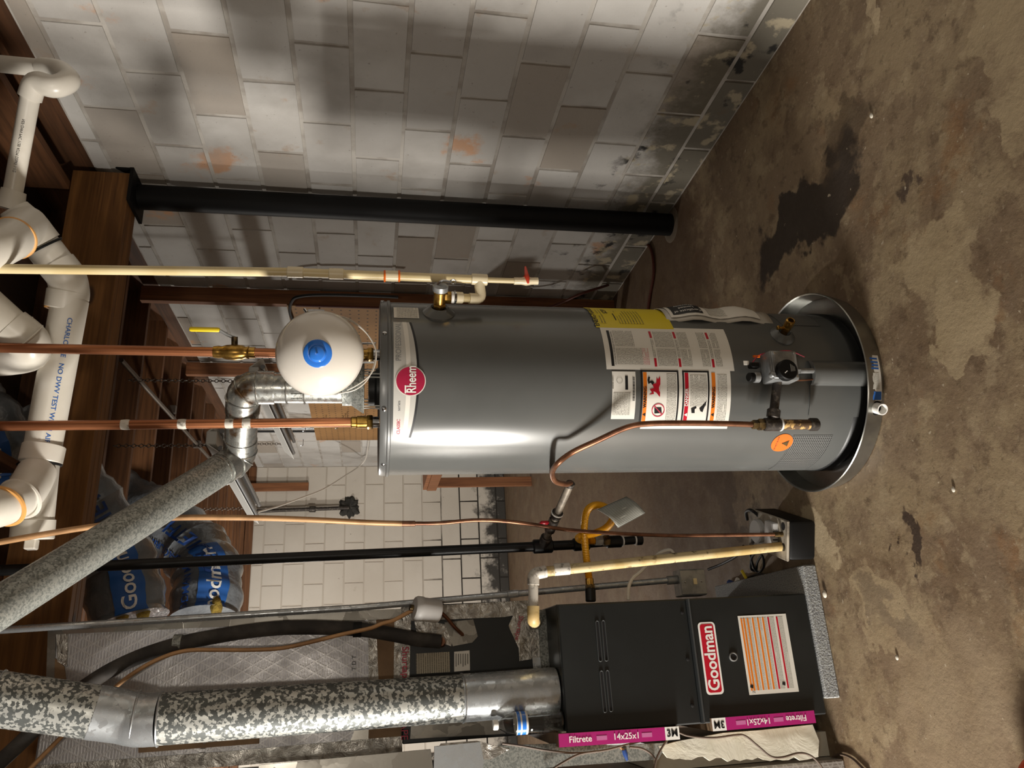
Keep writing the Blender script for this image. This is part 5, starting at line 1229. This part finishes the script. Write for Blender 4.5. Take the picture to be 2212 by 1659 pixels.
for t_, (px, py, d) in ((dA_, (255, 1322, 3.15)), (dA_, (300, 1318, 3.2)), (dB_, (460, 1312, 3.8))):
    q = PD(px, py, d); MB().lathe(q-V((.05, 0, .02)), (1, .2, .1), [(.005, 0), (.022, .015), (.03, .05), (.02, .09), (.005, .11)], 14).build('glass_wool', 'glass_fiber', t_, label='tuft of yellow glass wool')

# ------------------------------------------------------------------ far end of the basement
def fixture(label, p0, p1, z, wd):
    a, b_ = PZ(*p0, z), PZ(*p1, z); d = (b_-a); d.z = 0; L_ = d.length; d.normalize(); s = V((d.y, -d.x, 0)); c_ = (a+b_)/2
    t = thing('fluorescent_fixture', label, 'light fixture', c_, group=None); R_ = Matrix((d, s, V((0, 0, 1)))).transposed()
    MB().box(c_+V((0, 0, .03)), (L_, .07, .05), R_, .004).build('channel', 'fixture_white', t, smooth=0)
    for q in (-1, 1):
        MB().prism([c_+d*(-L_/2)+s*(.035*q)+V((0, 0, .05)), c_+d*(-L_/2)+s*(wd*q)+V((0, 0, -.01)), c_+d*(-L_/2)+s*(wd*q)+V((0, 0, -.014)), c_+d*(-L_/2)+s*(.03*q)+V((0, 0, .045))], d*L_).build('reflector', 'fixture_white', t, smooth=0)
        MB().cyl(c_-d*(L_/2-.03)+s*(.045*q)+V((0, 0, -.012)), c_+d*(L_/2-.03)+s*(.045*q)+V((0, 0, -.012)), .013, 12).build('tube', 'fixture_steel', t)
    for q in (-.42, .42):
        base = c_+d*(L_*q)+V((0, 0, .055)); b = MB(); k = 0; zz0 = base.z
        while zz0 < 2.728:
            b.ring(V((base.x, base.y, zz0+.012)), (1, 0, 0) if k % 2 else (0, 1, 0), .009, .0024, 10, 5); zz0 += .0175; k += 1
        b.build('chain', 'chain', t)
    return t
fixture('white fluorescent fixture hung on chains beyond the lower flue elbow', (470, 945), (556, 1108), 2.22, .075)
fixture('white fluorescent fixture with dark tubes hung behind the cold copper riser', (560, 806), (632, 968), 2.06, .085)
pw = PX(540, 934, 2.06); cnd = thing('wall_conduit', 'thin conduit with outlet box running down the block wall beyond the pegboard', 'conduit', (2.06, pw.y, 1.4))
ob = PX(795, 932, 2.05)
MB().tube([V((2.065, ob.y-.05, 2.72)), V((2.065, ob.y-.05, ob.z))], .011, 10).build('conduit', 'galv_bright', cnd)
MB().tube([V((2.065, ob.y+.05, 2.72)), V((2.065, ob.y+.05, ob.z))], .009, 10).build('cable', 'cable_black', cnd)
MB().box((2.055, ob.y, ob.z), (.05, .12, .11), bev=.004).build('outlet_box', 'zinc', cnd, smooth=0)
tag(MB().tube(cr([PX(x, y, xx) for x, y, xx in [(600, 938, 1.95), (612, 925, 1.95), (625, 921, 1.96), (660, 920, 1.98), (700, 925, 2.0), (760, 940, 2.0), (793, 945, 2.02), (797, 936, 2.03)]], 5), .008, 6).build('fixture_cord', 'cable_black'), 'black lamp cord running from the hung fixture to the outlet box', 'cord')
tag(MB().tube(cr([PZ(556, 1106, 2.22), PY(600, 1094, 6.2), PY(650, 1076, 6.6), PY(700, 1056, 7.0), PY(748, 1026, 7.4), PY(775, 1008, 7.7), PY(790, 990, 7.6), PX(797, 950, 2.03)], 6), .007, 8).build('fixture_cord', 'cable_white'), 'white cord swooping from the hung fixture across the white back wall', 'cord')
bpz = thing('wall_gas_pipe', 'dark iron pipe running down the white back wall to a ragged patch', 'pipe', (1.6, YB-.05, 1.6))
pa_, pb_ = PY(520, 1105, YB-.05), PY(752, 1097, YB-.05)
MB().tube([V((pa_.x, YB-.05, 2.72)), pb_, V((pb_.x, YB+.02, pb_.z-.03))], .02, 12).build('pipe', 'iron', bpz)
MB().cyl(PY(668, 1100, YB-.05), PY(682, 1100, YB-.05), .032, 14, .004).build('coupling', 'iron', bpz)
q = PY(755, 1096, YB-.012); b = MB(); rnd = random.Random(5); N_ = 30
cen_ = b.bm.verts.new(V((q.x, YB-.05, q.z))); ringv = []
for k in range(N_):
    t = 2*math.pi*k/N_; r_ = .115*(1+rnd.uniform(-.22, .2)); ringv.append((b.bm.verts.new(V((q.x+r_*.7*math.cos(t), YB-.035+rnd.uniform(-.01, .01), q.z+r_*.7*math.sin(t)))), b.bm.verts.new(V((q.x+r_*math.cos(t), YB+.001, q.z+r_*math.sin(t))))))
for k in range(N_):
    a_, b_ = ringv[k], ringv[(k+1) % N_]; b.face((cen_, a_[0], b_[0])); b.face((a_[0], a_[1], b_[1], b_[0]))
b.build('mortar_patch', 'mold_patch', bpz, smooth=0, label='ragged dark mortar patch')
bw_ = PY(605, 1052, YB-.03)
tag(MB().box((bw_.x, YB-.03, 2.42), (.085, .035, .62), bev=.003).build('wood_board', 'wood_stud', smooth=0), 'short brown board hanging down the white back wall from the joists', 'board')
dgn = thing('diagonal_brace', 'thin dark diagonal pipe slung under the far joists', 'pipe', PD(360, 860, 4.2))
MB().tube([PZ(262, 778, 2.70), PZ(470, 1010, 2.70)], .012, 10).build('pipe', 'chain', dgn)
for px, py in ((372, 885), (425, 960)): MB().box(PZ(px, py, 2.705), (.05, .03, .045)).build('hanger', 'chain', dgn, smooth=0)

# cords along the right-hand wall and floor
ec_ = thing('extension_cord', 'dark red extension cord looping from the studs onto the floor behind the heater', 'cord', PZ(1400, 600, 0))
MB().tube(cr([V((1.962, 4.03, 1.9)), V((1.962, 4.03, 1.2)), V((1.962, 4.02, .55)), PX(1262, 632, 1.96), PZ(1330, 608, .02), PZ(1360, 570, .01), PZ(1378, 540, .01), PZ(1395, 527, .008), PZ(1408, 545, .008), PZ(1412, 590, .008), PZ(1404, 640, .008), PZ(1397, 690, .008)], 8), .0075, 8).build('cord', 'cord_red', ec_)
MB().tube([PZ(1310, 650, .01), PZ(1309, 635, .02)], .013, 10).build('plug', 'cable_black', ec_)
MB().tube(cr([PZ(1308, 690, .01), PZ(1309, 665, .01), PZ(1310, 650, .012)], 4), .0075, 8).build('cord', 'cord_red', ec_)
tag(MB().tube(cr([PX(632, 692, 1.955), PX(626, 672, 1.955), PX(630, 652, 1.955), PX(645, 641, 1.955), PX(700, 637, 1.955), PX(820, 640, 1.955), PX(860, 642, 1.955)], 6), .009, 8).build('power_cord', 'cable_black'), 'black cord bending over the top corner of the pegboard', 'cord')

# bits on the floor, and the orange cord at the near edge
for k, (px, py, s, lab) in enumerate(((1785, 1283, .010, 'small pale plastic pellet on the floor in front of the foam pad'), (2062, 1057, .006, 'tiny white chip on bare floor below the stained patch'), (1720, 770, .001, None), (1885, 250, .007, 'tiny pale stone beside the dark wet stain'), (1940, 1420, .006, 'tiny pale stone on the floor before the furnace'))):
    if not lab: continue
    q = PZ(px, py, 0); b = MB(); bmesh.ops.create_icosphere(b.bm, subdivisions=2, radius=s, matrix=Matrix.Translation(q+V((0, 0, s*.6))) @ Matrix.Diagonal((1.3, .9, .6, 1)))
    tag(b.build('pebble', 'pebble'), lab, 'pebble')
q = PZ(2300, 1752, .03); tag(MB().ring(q, (0, 0, 1), .085, .03, 40, 12).build('cord_coil', 'orange_rubber'), 'coil of orange cord at the very corner of the near floor', 'cord')
